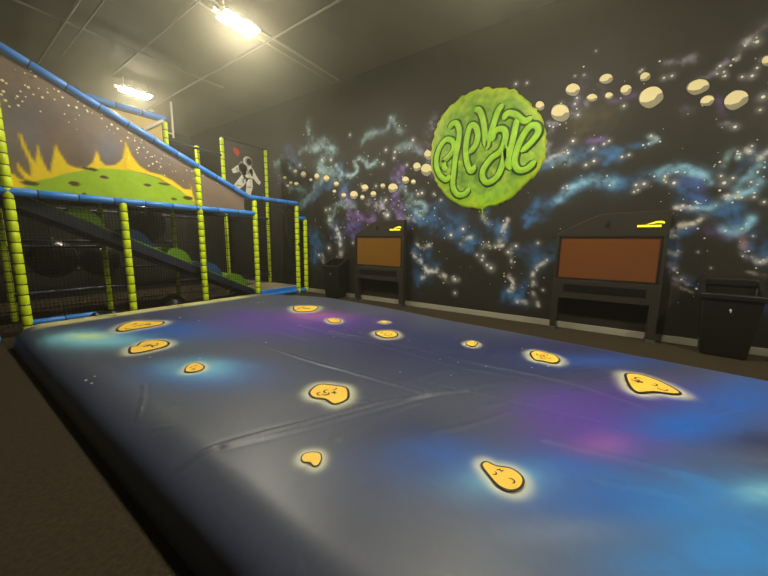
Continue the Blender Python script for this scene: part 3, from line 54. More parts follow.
def mat(name, rgb, rough=0.6, spec=0.5, metal=0.0, noise=0.0, scale=8.0, bump=0.0, bscale=60.0, emit=None, estr=0.0, attr=None, coat=0.0):
    m = bpy.data.materials.new(name)
    m.use_nodes = True
    nt = m.node_tree
    b = nt.nodes['Principled BSDF']
    b.inputs['Roughness'].default_value = rough
    b.inputs['Specular IOR Level'].default_value = spec
    b.inputs['Metallic'].default_value = metal
    b.inputs['Coat Weight'].default_value = coat
    tc = nt.nodes.new('ShaderNodeTexCoord')
    base = lin(rgb)
    col_out = None
    if attr:
        a = nt.nodes.new('ShaderNodeAttribute')
        a.attribute_name = attr
        col_out = a.outputs['Color']
    if noise > 0:
        n = nt.nodes.new('ShaderNodeTexNoise')
        n.inputs['Scale'].default_value = scale
        n.inputs['Detail'].default_value = 5
        nt.links.new(tc.outputs['Object'], n.inputs['Vector'])
        mr = nt.nodes.new('ShaderNodeMapRange')
        mr.inputs['From Min'].default_value = 0.25
        mr.inputs['From Max'].default_value = 0.75
        mr.inputs['To Min'].default_value = 1 - noise
        mr.inputs['To Max'].default_value = 1 + noise
        nt.links.new(n.outputs['Fac'], mr.inputs['Value'])
        mx = nt.nodes.new('ShaderNodeVectorMath')
        mx.operation = 'SCALE'
        if col_out:
            nt.links.new(col_out, mx.inputs[0])
        else:
            mx.inputs[0].default_value = base
        nt.links.new(mr.outputs['Result'], mx.inputs['Scale'])
        col_out = mx.outputs['Vector']
    if col_out:
        nt.links.new(col_out, b.inputs['Base Color'])
    else:
        b.inputs['Base Color'].default_value = (*base, 1)
    if bump > 0:
        n2 = nt.nodes.new('ShaderNodeTexNoise')
        n2.inputs['Scale'].default_value = bscale
        n2.inputs['Detail'].default_value = 3
        nt.links.new(tc.outputs['Object'], n2.inputs['Vector'])
        bp = nt.nodes.new('ShaderNodeBump')
        bp.inputs['Strength'].default_value = bump
        bp.inputs['Distance'].default_value = 0.01
        nt.links.new(n2.outputs['Fac'], bp.inputs['Height'])
        nt.links.new(bp.outputs['Normal'], b.inputs['Normal'])
    if emit:
        b.inputs['Emission Color'].default_value = (*lin(emit), 1)
        b.inputs['Emission Strength'].default_value = estr
    return m

class MB:
    """collects shapes, then links them as ONE mesh object"""
    def __init__(self):
        self.v, self.f, self.m = [], [], []
    def add(self, vs, fs, mi=0):
        o = len(self.v)
        self.v += [tuple(map(float, p)) for p in vs]
        for f in fs:
            self.f.append(tuple(i + o for i in f))
            self.m.append(mi)
        return self
    def box(self, lo, hi, mi=0):
        x0, y0, z0 = lo
        x1, y1, z1 = hi
        return self.hexa([(x0, y0, z0), (x1, y0, z0), (x1, y1, z0), (x0, y1, z0), (x0, y0, z1), (x1, y0, z1), (x1, y1, z1), (x0, y1, z1)], mi)
    def hexa(self, p, mi=0):
        return self.add(p, [(0, 3, 2, 1), (4, 5, 6, 7), (0, 1, 5, 4), (1, 2, 6, 5), (2, 3, 7, 6), (3, 0, 4, 7)], mi)
    def prism(self, poly, off, mi=0, side=None):
        """poly: 3D points of a flat outline; off: extrusion vector"""
        n = len(poly)
        off = Vector(off)
        vs = [Vector(p) for p in poly] + [Vector(p) + off for p in poly]
        self.add(vs, [tuple(range(n))[::-1], tuple(range(n, 2 * n))], mi)
        o = len(self.v) - 2 * n
        for i in range(n):
            j = (i + 1) % n
            self.f.append((o + i, o + j, o + n + j, o + n + i))
            self.m.append(mi if side is None else side)
        return self
    def rings(self, pts, radii, n=12, mis=None, caps=True):
        """tube through pts with one radius per point; mis: one material index per span"""
        pts = [Vector(p) for p in pts]
        o = len(self.v)
        prev = None
        for i, p in enumerate(pts):
            a = pts[max(i - 1, 0)]
            b = pts[min(i + 1, len(pts) - 1)]
            d = (b - a).normalized()
            if prev is None:
                ref = Vector((0, 0, 1)) if abs(d.z) < 0.9 else Vector((1, 0, 0))
                u = d.cross(ref).normalized()
            else:
                u = (prev - d * prev.dot(d)).normalized()
            prev = u
            w = d.cross(u)
            for k in range(n):
                t = 2 * math.pi * k / n
                self.v.append(tuple(p + (u * math.cos(t) + w * math.sin(t)) * radii[i]))
        for i in range(len(pts) - 1):
            for k in range(n):
                k2 = (k + 1) % n
                self.f.append((o + i * n + k, o + i * n + k2, o + (i + 1) * n + k2, o + (i + 1) * n + k))
                self.m.append(mis[i] if mis else 0)
        if caps:
            self.f.append(tuple(o + k for k in range(n))[::-1])
            self.m.append(mis[0] if mis else 0)
            e = o + (len(pts) - 1) * n
            self.f.append(tuple(e + k for k in range(n)))
            self.m.append(mis[-1] if mis else 0)
        return self
    def tube(self, pts, r, n=10, mi=0):
        return self.rings(pts, [r] * len(pts), n, [mi] * (len(pts) - 1))
    def foam(self, a, b, r, seg, mi=0, gi=1, n=14):
        """padded pole: foam sleeves with a dark tie groove every seg metres"""
        a, b = Vector(a), Vector(b)
        L = (b - a).length
        k = max(1, round(L / seg))
        g = 0.008
        pts, rad, mis = [], [], []
        for i in range(k):
            s0, s1 = L * i / k + g, L * (i + 1) / k - g
            for s, rr in ((s0, r * .90), (s0 + .012, r), (s1 - .012, r), (s1, r * .90)):
                pts.append(a.lerp(b, s / L))
                rad.append(rr)
            mis += [mi, mi, mi]
            if i < k - 1:
                mis.append(gi)
        return self.rings(pts, rad, n, mis)
    def sphere(self, c, r, nu=24, nv=14, mi=0, v0=0.0, v1=1.0, sc=(1, 1, 1)):
        o = len(self.v)
        for i in range(nv + 1):
            t = math.pi * (v0 + (v1 - v0) * i / nv)
            for k in range(nu):
                p = 2 * math.pi * k / nu
                self.v.append((c[0] + r * sc[0] * math.sin(t) * math.cos(p), c[1] + r * sc[1] * math.sin(t) * math.sin(p), c[2] + r * sc[2] * math.cos(t)))
        for i in range(nv):
            for k in range(nu):
                k2 = (k + 1) % nu
                self.f.append((o + i * nu + k, o + (i + 1) * nu + k, o + (i + 1) * nu + k2, o + i * nu + k2))
                self.m.append(mi)
        return self
    def build(self, name, mats, parent=None, bevel=0.0, sharp=38, merge=False):
        me = bpy.data.meshes.new(name)
        me.from_pydata(self.v, [], self.f)
        for m in (mats if isinstance(mats, (list, tuple)) else [mats]):
            me.materials.append(m)
        me.polygons.foreach_set('material_index', self.m)
        me.polygons.foreach_set('use_smooth', [True] * len(self.f))
        me.update()
        me.validate()
        me.set_sharp_from_angle(angle=math.radians(sharp))
        o = bpy.data.objects.new(name, me)
        COL.objects.link(o)
        if parent:
            o.parent = parent
        if bevel > 0:
            bm = o.modifiers.new('bevel', 'BEVEL')
            bm.width = bevel
            bm.segments = 2
            bm.limit_method = 'ANGLE'
            bm.angle_limit = math.radians(40)
        return o

def tag(o, label, cat, group=None, kind=None):
    o['label'] = label
    o['category'] = cat
    if group:
        o['group'] = group
    if kind:
        o['kind'] = kind
    return o

def thing(name, label, cat, loc=(0, 0, 0), rz=0.0, group=None):
    o = bpy.data.objects.new(name, None)
    o.empty_display_size = 0.1
    o.location = loc
    o.rotation_euler = (0, 0, rz)
    COL.objects.link(o)
    return tag(o, label, cat, group)

def struct(o):
    o['kind'] = 'structure'
    return o

def dup(root, loc, rz, label, group=None):
    r = root.copy()
    COL.objects.link(r)
    r.location = loc
    r.rotation_euler = (0, 0, rz)
    r['label'] = label
    if group:
        r['group'] = group
    for ch in list(root.children):
        c = ch.copy()
        COL.objects.link(c)
        c.parent = r
        for g in list(ch.children):
            d = g.copy()
            COL.objects.link(d)
            d.parent = c
    return r

# numpy noise
def vnoise(x, y, seed):
    xi, yi = np.floor(x).astype(int), np.floor(y).astype(int)
    xf, yf = x - xi, y - yi
    u, v = xf * xf * (3 - 2 * xf), yf * yf * (3 - 2 * yf)
    def h(i, j):
        n = (i * 374761393 + j * 668265263 + seed * 974634777) & 0x7fffffff
        n = ((n ^ (n >> 13)) * 1274126177) & 0x7fffffff
        return ((n ^ (n >> 16)) & 0xffff) / 65535.0
    return (h(xi, yi) * (1 - u) + h(xi + 1, yi) * u) * (1 - v) + (h(xi, yi + 1) * (1 - u) + h(xi + 1, yi + 1) * u) * v

def fbm(x, y, seed=0, octv=4):
    s, a, t = 0, 0.5, 0
    for i in range(octv):
        s = s + a * vnoise(x * 2 ** i, y * 2 ** i, seed + i * 17)
        t += a
        a *= 0.55
    return s / t

def seg_dist(px, py, pts):
    d = np.full(px.shape, 1e9)
    for (ax, ay), (bx, by) in zip(pts[:-1], pts[1:]):
        dx, dy = bx - ax, by - ay
        q = dx * dx + dy * dy + 1e-12
        t = np.clip(((px - ax) * dx + (py - ay) * dy) / q, 0, 1)
        d = np.minimum(d, np.hypot(px - ax - t * dx, py - ay - t * dy))
    if len(pts) == 1:
        d = np.hypot(px - pts[0][0], py - pts[0][1])
    return d

def smooth(pts, n=6):
    """Catmull-Rom through 2D points"""
    if len(pts) < 3:
        return [tuple(p) for p in pts]
    P = [np.array(p, float) for p in pts]
    P = [2 * P[0] - P[1]] + P + [2 * P[-1] - P[-2]]
    out = []
    for i in range(1, len(P) - 2):
        for k in range(n):
            t = k / n
            a, b, c, d = P[i - 1:i + 3]
            out.append(tuple(0.5 * (2 * b + (c - a) * t + (2 * a - 5 * b + 4 * c - d) * t * t + (3 * b - a - 3 * c + d) * t ** 3)))
    out.append(tuple(P[-2]))
    return out

def closed_smooth(pts, n=4):
    P = [np.array(p, float) for p in pts]
    m = len(P)
    out = []
    for i in range(m):
        a, b, c, d = P[i - 1], P[i], P[(i + 1) % m], P[(i + 2) % m]
        for k in range(n):
            t = k / n
            out.append(tuple(0.5 * (2 * b + (c - a) * t + (2 * a - 5 * b + 4 * c - d) * t * t + (3 * b - a - 3 * c + d) * t ** 3)))
    return out

def area2(p):
    return sum(p[i][0] * p[(i + 1) % len(p)][1] - p[(i + 1) % len(p)][0] * p[i][1] for i in range(len(p)))

def grow(pts, d):
    """offset a closed outline outwards by d"""
    if area2(pts) < 0:
        pts = pts[::-1]
    n = len(pts)
    out = []
    for i in range(n):
        ax, ay = pts[i - 1]
        bx, by = pts[(i + 1) % n]
        tx, ty = bx - ax, by - ay
        l = math.hypot(tx, ty) + 1e-9
        out.append((pts[i][0] + ty / l * d, pts[i][1] - tx / l * d))
    return out

def ribbon(pts, w):
    """left and right offset outlines of an open stroke with round ends -> closed polygon list of quads"""
    L, Rr = [], []
    n = len(pts)
    for i in range(n):
        ax, ay = pts[max(i - 1, 0)]
        bx, by = pts[min(i + 1, n - 1)]
        tx, ty = bx - ax, by - ay
        l = math.hypot(tx, ty) + 1e-9
        k = w * min(1.0, 0.45 + 0.55 * min(i, n - 1 - i) / 2.0)
        L.append((pts[i][0] - ty / l * k, pts[i][1] + tx / l * k))
        Rr.append((pts[i][0] + ty / l * k, pts[i][1] - tx / l * k))
    return L, Rr

def grid_object(name, xs, ys, P, cols, m, parent=None, extra=None, extra_mats=(), attr='paint'):
    """P: (nx,ny,3) positions; cols: (nx,ny,3) linear colours; extra: MB whose faces are appended to the same mesh"""
    nx, ny = len(xs), len(ys)
    idx = np.arange(nx * ny).reshape(nx, ny)
    q = np.stack([idx[:-1, :-1], idx[1:, :-1], idx[1:, 1:], idx[:-1, 1:]], -1).reshape(-1, 4)
    V = P.reshape(-1, 3)
    faces = [tuple(r) for r in q.tolist()]
    mi = [0] * len(faces)
    C = np.ones((nx * ny, 4))
    C[:, :3] = cols.reshape(-1, 3)
    vl = V.tolist()
    if extra:
        o = len(vl)
        vl += [list(v) for v in extra.v]
        faces += [tuple(i + o for i in f) for f in extra.f]
        mi += [k + 1 for k in extra.m]
        C = np.vstack([C, np.ones((len(extra.v), 4))])
    me = bpy.data.meshes.new(name)
    me.from_pydata(vl, [], faces)
    me.materials.append(m)
    for e in extra_mats:
        me.materials.append(e)
    me.polygons.foreach_set('material_index', mi)
    me.polygons.foreach_set('use_smooth', [True] * len(faces))
    a = me.color_attributes.new(attr, 'FLOAT_COLOR', 'POINT')
    a.data.foreach_set('color', C.astype(np.float32).ravel())
    me.update()
    o = bpy.data.objects.new(name, me)
    COL.objects.link(o)
    if parent:
        o.parent = parent
    return o

# ------------------------------------------------------------------ materials
M_carpet = mat('carpet', (58, 50, 38), 0.95, 0.1, noise=0.35, scale=40, bump=0.6, bscale=300)
M_ceiling = mat('ceiling_paint', (112, 107, 92), 0.75, 0.3, noise=0.12, scale=1.2)
M_dark = mat('dark_wall_paint', (44, 42, 36), 0.8, 0.3, noise=0.15, scale=1.0)
M_bounce = mat('bounce_wall_paint', (112, 105, 92), 0.7, 0.3)  # unseen walls, made paler to bounce fill light onto the mat's side
M_mural = mat('mural_paint', (50, 46, 38), 0.62, 0.35, attr='paint', noise=0.10, scale=30, bump=0.15, bscale=120)
M_base = mat('baseboard_vinyl', (158, 154, 138), 0.5)
M_cream = mat('cream_paint', (236, 222, 170), 0.6, 0.3)
M_taupe = mat('taupe_paint', (150, 142, 116), 0.6, 0.3)
M_ink = mat('black_paint', (24, 22, 20), 0.6, 0.3)
M_stardot = mat('white_paint', (232, 228, 212), 0.6, 0.3)
M_vinyl = mat('printed_vinyl', (110, 112, 118), 0.42, 0.4, attr='paint', noise=0.05, scale=20, bump=0.12, bscale=18)
M_yellow = mat('printed_yellow', (245, 200, 78), 0.45, 0.4, noise=0.06, scale=40)
M_outline = mat('printed_brown_black', (48, 36, 26), 0.45, 0.4)
M_star = mat('printed_white', (225, 225, 225), 0.45, 0.4)
M_lime = mat('lime_foam_sleeve', (214, 236, 26), 0.45, 0.4, noise=0.06, scale=10)
M_blue = mat('blue_foam_sleeve', (46, 124, 214), 0.42, 0.45, noise=0.08, scale=8)
M_tie = mat('black_tie', (20, 22, 18), 0.6)
M_net = mat('black_net_cord', (8, 8, 8), 0.8, 0.2)
M_navy = mat('navy_vinyl', (36, 44, 66), 0.5, 0.4)
M_greenmesh = mat('green_mesh_pad', (108, 150, 30), 0.6, 0.3, noise=0.3, scale=70)
M_bluepad = mat('blue_pad', (44, 84, 130), 0.55, 0.3, noise=0.15, scale=20)
M_ballblack = mat('black_ball_vinyl', (38, 36, 34), 0.3, 0.5)
M_tan = mat('tan_mat_vinyl', (150, 138, 112), 0.6)
M_gold = mat('gold_panel', (196, 170, 104), 0.6, noise=0.1, scale=3)
M_kiosk = mat('kiosk_black_metal', (45, 41, 34), 0.5, 0.4, noise=0.06, scale=30)
M_kdark = mat('kiosk_dark_recess', (16, 15, 13), 0.6, 0.3)
M_screen = mat('brown_screen', (104, 62, 30), 0.28, 0.5, noise=0.06, scale=2.0, emit=(110, 62, 28), estr=0.12)
M_screen2 = mat('amber_screen', (112, 76, 24), 0.28, 0.5, noise=0.06, scale=2.0, emit=(120, 78, 22), estr=0.12)
M_logo = mat('yellow_backlit_logo', (240, 225, 30), 0.5, emit=(250, 235, 40), estr=1.0)
M_bin = mat('black_plastic_bin', (22, 20, 17), 0.45, 0.4, noise=0.08, scale=30)
M_white = mat('white_mark', (225, 225, 220), 0.5)
M_housing = mat('white_fixture_metal', (205, 200, 185), 0.5)
M_pipe = mat('grey_pipe_paint', (140, 136, 120), 0.6)
M_steel = mat('grey_steel', (150, 150, 150), 0.35, metal=0.8)
M_lamp = bpy.data.materials.new('lamp_diffuser')
M_lamp.use_nodes = True
_b = M_lamp.node_tree.nodes['Principled BSDF']
_b.inputs['Base Color'].default_value = (0.9, 0.9, 0.85, 1)
_b.inputs['Emission Color'].default_value = (*LAMP_COLOR, 1)
_b.inputs['Emission Strength'].default_value = LAMP_STRENGTH
M_panel = mat('printed_cloth', (120, 105, 88), 0.7, 0.25, attr='paint', noise=0.06, scale=15, bump=0.2, bscale=6)
M_planet = mat('green_slime_paint', (120, 180, 40), 0.5, 0.4, attr='paint', bump=0.5, bscale=22)
M_letter = mat('lime_letter_paint', (150, 202, 44), 0.5, 0.4, noise=0.22, scale=7)
M_letterline = mat('dark_green_line', (48, 74, 18), 0.6, 0.3)
M_suit = mat('white_suit_paint', (226, 221, 208), 0.7, noise=0.15, scale=20)
M_suitline = mat('grey_suit_line', (150, 144, 134), 0.7)
M_red = mat('red_paint', (190, 60, 40), 0.7)
M_bag = mat('black_glossy_film', (30, 28, 26), 0.25, 0.6, bump=0.6, bscale=25)

# ------------------------------------------------------------------ the setting
X0, X1, Y0, Y1 = -5.0, WX, -5.5, 13.0
struct(MB().box((X0, Y0, -0.1), (X1 + .1, Y1, 0)).build('floor', M_carpet))
struct(MB().box((X0, Y0, CEIL), (X1 + .1, Y1, CEIL + .1)).build('ceiling', M_ceiling))
struct(MB().box((X0 - .1, Y0, 0), (X0, Y1, CEIL)).build('wall_left', M_bounce))
struct(MB().box((X0, Y1, 0), (X1 + .1, Y1 + .1, CEIL)).build('wall_back', M_dark))
struct(MB().box((X0, Y0 - .1, 0), (X1 + .1, Y0, CEIL)).build('wall_front', M_bounce))

# mural wall: painted nebulae in a colour attribute, painted rocks and stars as thin paint layers of the same mesh
PAINT = {'t': (150, 182, 190), 'b': (66, 124, 182), 'p': (128, 98, 164), 'l': (172, 168, 188), 'w': (222, 220, 212), 'c': (140, 196, 226), 'v': (66, 72, 150), 'k': (200, 150, 160), 'y': (150, 132, 84)}
ys = np.concatenate([[Y0, -4.5], np.arange(-3.0, 9.3, 0.024), [10.5, Y1]])
zs = np.linspace(0, CEIL, 217)
GY, GZ = np.meshgrid(ys, zs, indexing='ij')
col = np.ones(GY.shape + (3,)) * np.array(lin((37, 34, 27)))
col *= (0.85 + 0.3 * fbm(GY * 1.3, GZ * 1.3, 3))[..., None]
n1 = fbm(GY * 5, GZ * 5, 11)
n2 = fbm(GY * 11, GZ * 11, 23)
n4 = fbm(GY * 21, GZ * 21, 61, 3)
n3 = fbm(GY * 4.5, GZ * 4.5, 29)
wxn, wzn = (fbm(GY * 4, GZ * 4, 41) - .5), (fbm(GY * 4, GZ * 4, 57) - .5)
order = {'y': 0, 'b': 1, 'v': 1, 'p': 2, 't': 3, 'c': 3, 'l': 4, 'k': 4, 'w': 5}
for c, w, inten, pts in sorted(DATA['wall'], key=lambda s: order[s[0]]):
    w *= {'w': .62, 'l': .8, 'c': .85, 't': .8, 'b': .95}.get(c, .9)
    inten *= {'b': .85}.get(c, 1.0)
    P = smooth(pts, 5)
    a = np.array(P)
    pad = w * 3.2 + .1
    sel = (GY > a[:, 0].min() - pad) & (GY < a[:, 0].max() + pad) & (GZ > a[:, 1].min() - pad) & (GZ < a[:, 1].max() + pad)
    amp = min(w * 3.2, .26)
    d = seg_dist(GY[sel] + wxn[sel] * amp, GZ[sel] + wzn[sel] * amp, P)
    ww = w * (0.62 + 0.9 * n1[sel])
    t = np.exp(-(d / ww) ** 2) * np.clip(3.2 * (.55 * n2[sel] + .45 * n3[sel] - .29), 0.04, 1.2) * inten
    if c in 'wl':
        t = np.exp(-(d / (ww * 1.25)) ** 2) * np.clip(5 * (.6 * n2[sel] + .4 * n4[sel] - .42), .05, 1.2) * inten
    if c in 'wclt':
        t = t + 0.16 * inten * np.exp(-(d / (ww * 2.3)) ** 2) * n1[sel]
    t = np.clip(t, 0, 1)[:, None]
    col[sel] = col[sel] * (1 - t) + np.array(lin(PAINT[c])) * t
for y, z, r in DATA['dots']:
    sel = np.hypot(GY - y, GZ - z) < r * 4
    t = (0.32 * np.exp(-(np.hypot(GY[sel] - y, GZ[sel] - z) / (r * 1.7)) ** 2))[:, None]
    col[sel] = col[sel] * (1 - t) + np.array(lin((200, 205, 210))) * t
pl = MB()
def wpoly(poly, lay, mi):
    if area2(poly) > 0:
        poly = poly[::-1]
    pl.add([(WX - lay, p[0], p[1]) for p in poly], [tuple(range(len(poly)))], mi)
for c, u, v in DATA['rocks']:
    rr = [1 + RND.uniform(-.1, .1) for _ in range(9)]
    base = []
    for k in range(9):
        t = 2 * math.pi * k / 9
        base.append((c[0] + rr[k] * (u[0] * math.cos(t) + v[0] * math.sin(t)), c[1] + rr[k] * (u[1] * math.cos(t) + v[1] * math.sin(t))))
    out = closed_smooth(base, 3)
    size = math.hypot(*u)
    wpoly(grow(out, min(.018, size * .11)), .003, 2)
    wpoly(out, .0045, 1)
    # lit upper face of the painted rock
    cap = []
    for k in range(15):
        t = -0.15 + (math.pi + 0.1) * k / 14
        cap.append((c[0] + .95 * (u[0] * math.cos(t) + v[0] * math.sin(t)), c[1] + .95 * (u[1] * math.cos(t) + v[1] * math.sin(t))))
    cap += [(c[0] - .5 * u[0] - .28 * v[0], c[1] - .5 * u[1] - .28 * v[1]), (c[0] + .1 * u[0] - .38 * v[0], c[1] + .1 * u[1] - .38 * v[1]), (c[0] + .55 * u[0] - .1 * v[0], c[1] + .55 * u[1] - .1 * v[1])]
    wpoly(cap, .006, 0)
stars = [(y, z, r * .62) for y, z, r in DATA['dots']]
for s in DATA['wall']:
    if s[0] in 'twclp':
        for p in smooth(s[3], 2):
            for _ in range(2):
                if RND.random() < .3:
                    stars.append((p[0] + RND.gauss(0, s[1] * 1.6), p[1] + RND.gauss(0, s[1] * 1.6), RND.uniform(.005, .014)))
for _ in range(160):
    y = RND.uniform(2.6, 8.0)
    stars.append((y, 2.2 + .12 * (y - 3) + RND.gauss(0, .55), RND.uniform(.004, .013)))
for _ in range(90):
    stars.append((RND.uniform(-2.5, 3), RND.uniform(.5, 4.0), RND.uniform(.003, .008)))
for y, z, r in stars:
    if .2 < z < 4.6:
        wpoly([(y + r * math.cos(k * math.pi / 5), z + r * math.sin(k * math.pi / 5)) for k in range(10)], .004, 3)
P = np.stack([np.full(GY.shape, WX), GY, GZ], -1)
wall = struct(grid_object('wall_right', ys, zs, P, col, M_mural, None, pl, (M_cream, M_taupe, M_ink, M_stardot)))
struct(MB().box((WX - .015, Y0, 0), (WX - .001, Y1, .105)).build('baseboard_right', M_base, bevel=.004))

# ------------------------------------------------------------------ ceiling fixtures and pipes
def fixture():
    t = thing('ceiling_light', 'twin strip ceiling light above the play mat, large and nearest in view', 'ceiling light', (0, 0, 0), 0, 'twin strip ceiling lights')
    h = MB()
    h.hexa([(-.3, -.16, .0), (.3, -.16, .0), (.3, .16, .0), (-.3, .16, .0), (-.27, -.10, .075), (.27, -.10, .075), (.27, .10, .075), (-.27, .10, .075)])
    h.build('housing', M_housing, t, .006)
    for s in (-1, 1):
        MB().box((-.28, s * .08 - .065, -.022), (.28, s * .08 + .065, -.001)).build('lamp_strip', M_lamp, t, .006)
    for s in (-1, 1):
        MB().tube([(s * .24, 0, .07), (s * .24, 0, CEIL - 4.9)], .006, 6).build('hanger', M_steel, t)
    MB().rings([(-.38, .05, .0), (-.38, .05, .03), (-.38, .05, .05)], [.03, .04, .03], 10).build('sensor', M_housing, t)
    MB().tube([(-.38, .05, .04), (-.28, .05, .05)], .01, 6).build('sensor_bracket', M_housing, t)
    return t
fx = fixture()
fx.location = (*LAMP_SPOTS[0], 4.9)
labels = ['', 'twin strip ceiling light high behind the blue upper rail of the play structure', 'twin strip ceiling light hanging in front of the round green sign', 'twin strip ceiling light nearest the front wall of the room']
for i in (1, 2, 3):
    dup(fx, (*LAMP_SPOTS[i], 4.9), 0, labels[i], 'twin strip ceiling lights')
def pipe(a, b, r, label):
    tag(MB().tube([a, b], r, 8).build('ceiling_pipe', M_pipe), label, 'pipe', 'pipes under the ceiling')
pipe((1.80, 3.5, 5.12), (1.80, 10.4, 5.12), .022, 'thin pale pipe under the ceiling, leftmost of the long ones')
pipe((2.03, 3.5, 5.14), (2.03, 9.6, 5.14), .016, 'thinner pipe just right of the leftmost ceiling pipe')
pipe((2.88, 3.5, 5.15), (2.88, 9.6, 5.15), .018, 'pale pipe running above the farther strip light')
pipe((1.0, 8.05, 5.14), (4.6, 8.05, 5.14), .022, 'cross pipe spanning the ceiling in front of the farther strip light')
pipe((1.0, 5.42, 5.15), (5.9, 5.42, 5.15), .022, 'cross pipe running past the nearest strip light towards the mural')
pipe((1.0, 5.64, 5.15), (5.9, 5.64, 5.15), .016, 'second cross pipe just behind the nearest strip light')
pipe((4.1, 3.5, 5.14), (4.1, 12.0, 5.14), .018, 'rightmost long pipe under the dark ceiling')

# ------------------------------------------------------------------ play mat
HM = .28
def mat_right(y):
    return .07 + np.interp(y, [-3, -1.28, -.09, 1.76, 2.73, 3.4, 3.93, 4.46, 4.81, 5.13, 5.58, 5.93, 6.15], [3.75, 3.98, 4.13, 4.31, 4.44, 4.52, 4.56, 4.555, 4.48, 4.37, 4.18, 3.98, 3.72])
XL, YF, YB = .49, -2.6, 6.15
tt = np.concatenate([np.linspace(0, .05, 14)[:-1], np.linspace(.05, .95, 230), np.linspace(.95, 1, 14)[1:]])
yy = np.concatenate([np.linspace(YF, YF + .16, 10)[:-1], np.linspace(YF + .16, YB - .16, 470), np.linspace(YB - .16, YB, 10)[1:]])
T, GYm = np.meshgrid(tt, yy, indexing='ij')
GXm = XL + T * (mat_right(GYm) - XL)
# rounded plan corners
dl, dr, db, df = GXm - XL, mat_right(GYm) - GXm, YB - GYm, GYm - YF
d = np.minimum(np.minimum(dl, dr), np.minimum(db, df))
qe = np.clip(1 - np.minimum(dr, np.minimum(db, df)) / .14, 0, 1)
ql = np.clip(1 - dl / .29, 0, 1)
qs = qe ** 2.4 + ql ** 2.1
flat_h = np.where(qs < 1, HM * np.clip(1 - qs, 0, 1) ** (1 / 2.1), -.008)
H = flat_h.copy()
ins = np.clip((d - .02) / .2, 0, 1)
H += ins * .012 * (fbm(GXm * 1.1, GYm * 1.1, 71, 2) - .5)
keep = np.ones(H.shape)
for poly in DATA['mast']:
    c = np.mean(poly, 0)
    rad = max(math.hypot(p[0] - c[0], p[1] - c[1]) for p in poly)
    keep *= 1 - np.exp(-(np.hypot(GXm - c[0], GYm - c[1]) / (rad * 1.15)) ** 4)
for hmm, w, pts in DATA['mwr']:
    P_ = smooth(pts, 5)
    dd = seg_dist(GXm, GYm, P_)
    H += keep * ins * hmm * .0013 * (np.exp(-(dd / (w * .7)) ** 2) - .25 * np.exp(-((dd - 1.6 * w) / w) ** 2))
C = {'n': (38, 42, 84), 'c': (124, 196, 220), 'y': (200, 228, 176), 'b': (36, 92, 182), 'p': (84, 62, 150), 'm': (170, 96, 168), 'v': (72, 52, 140), 'u': (52, 128, 204), 'g': (120, 140, 170)}
cm = np.ones(H.shape + (3,)) * np.array(lin((74, 79, 96)))
fb = fbm(GXm * 2, GYm * 2, 5)
fb2 = fbm(GXm * 7, GYm * 3, 9)
cm *= (0.88 + 0.24 * fb)[..., None]
for c, o, u, v, s in DATA['mblob']:
    det = u[0] * v[1] - u[1] * v[0]
    ax, ay = GXm - o[0], GYm - o[1]
    a = (ax * v[1] - ay * v[0]) / det + .5 * (fb - .5)
    b = (ay * u[0] - ax * u[1]) / det + .5 * (fb2 - .5)
    t = np.clip(np.exp(-(a * a + b * b)) * s * (0.65 + .7 * fb2), 0, 1)[..., None]
    cm = cm * (1 - t) + np.array(lin(C[c])) * t
# printed pale rims around the printed rocks
dec = MB()
for poly in DATA['mast']:
    out = closed_smooth(poly, 3)
    size = math.sqrt(abs(area2(out)) / 2)
    dd = seg_dist(GXm, GYm, out + [out[0]])
    t = (np.exp(-(dd / (.02 + .135 * size)) ** 2) * .75)[..., None]
    cm = cm * (1 - t) + np.array(lin((222, 222, 196))) * t
sl = np.clip((d - .02) / .16, 0, 1)[..., None]
cm = np.array(lin((86, 94, 122))) * (1 - sl) + cm * sl
# pale printed strip along the far edge
t = (np.clip((GYm - (YB - .46)) / .12, 0, 1) * np.clip((3.9 - GXm) / .5, 0, 1) * np.clip((GXm - .62) / .15, 0, 1) * .9)[..., None]
cm = cm * (1 - t) + np.array(lin((204, 198, 140))) * t
def mpoly(poly, lay, mi):
    if area2(poly) < 0:
        poly = poly[::-1]
    dec.add([(p[0], p[1], HM + lay) for p in poly], [tuple(range(len(poly)))], mi)
def mstroke(pts, w, lay, mi):
    L_, R2 = ribbon(pts, w)
    n = len(pts)
    dec.add([(p[0], p[1], HM + lay) for p in R2] + [(p[0], p[1], HM + lay) for p in L_], [(i, i + 1, n + i + 1, n + i) for i in range(n - 1)], mi)
for poly in DATA['mast']:
    out = closed_smooth(poly, 3)
    size = math.sqrt(abs(area2(out)) / 2)
    lw = min(.022, .05 * size + .002)
    mpoly(grow(out, lw * .6), .007, 1)
    mpoly(grow(out, -lw * .6), .0085, 0)
    c = np.mean(out, 0)
    ext = np.array(out) - c
    if size > .12:
        for _ in range(6 if size > .25 else 4):
            k = RND.randrange(len(out))
            f = RND.uniform(.15, .58)
            cx, cy = c + ext[k] * f
            r = size * RND.uniform(.05, .11)
            a0 = RND.uniform(0, 6.28)
            mstroke([(cx + r * math.cos(a0 + s * .5), cy + r * math.sin(a0 + s * .5)) for s in range(8)], lw * .38, .0095, 1)
for x, y, r in DATA['mdots']:
    r *= .65
    mpoly([(x + r * math.cos(k * math.pi / 4), y + r * math.sin(k * math.pi / 4)) for k in range(8)], .007, 2)
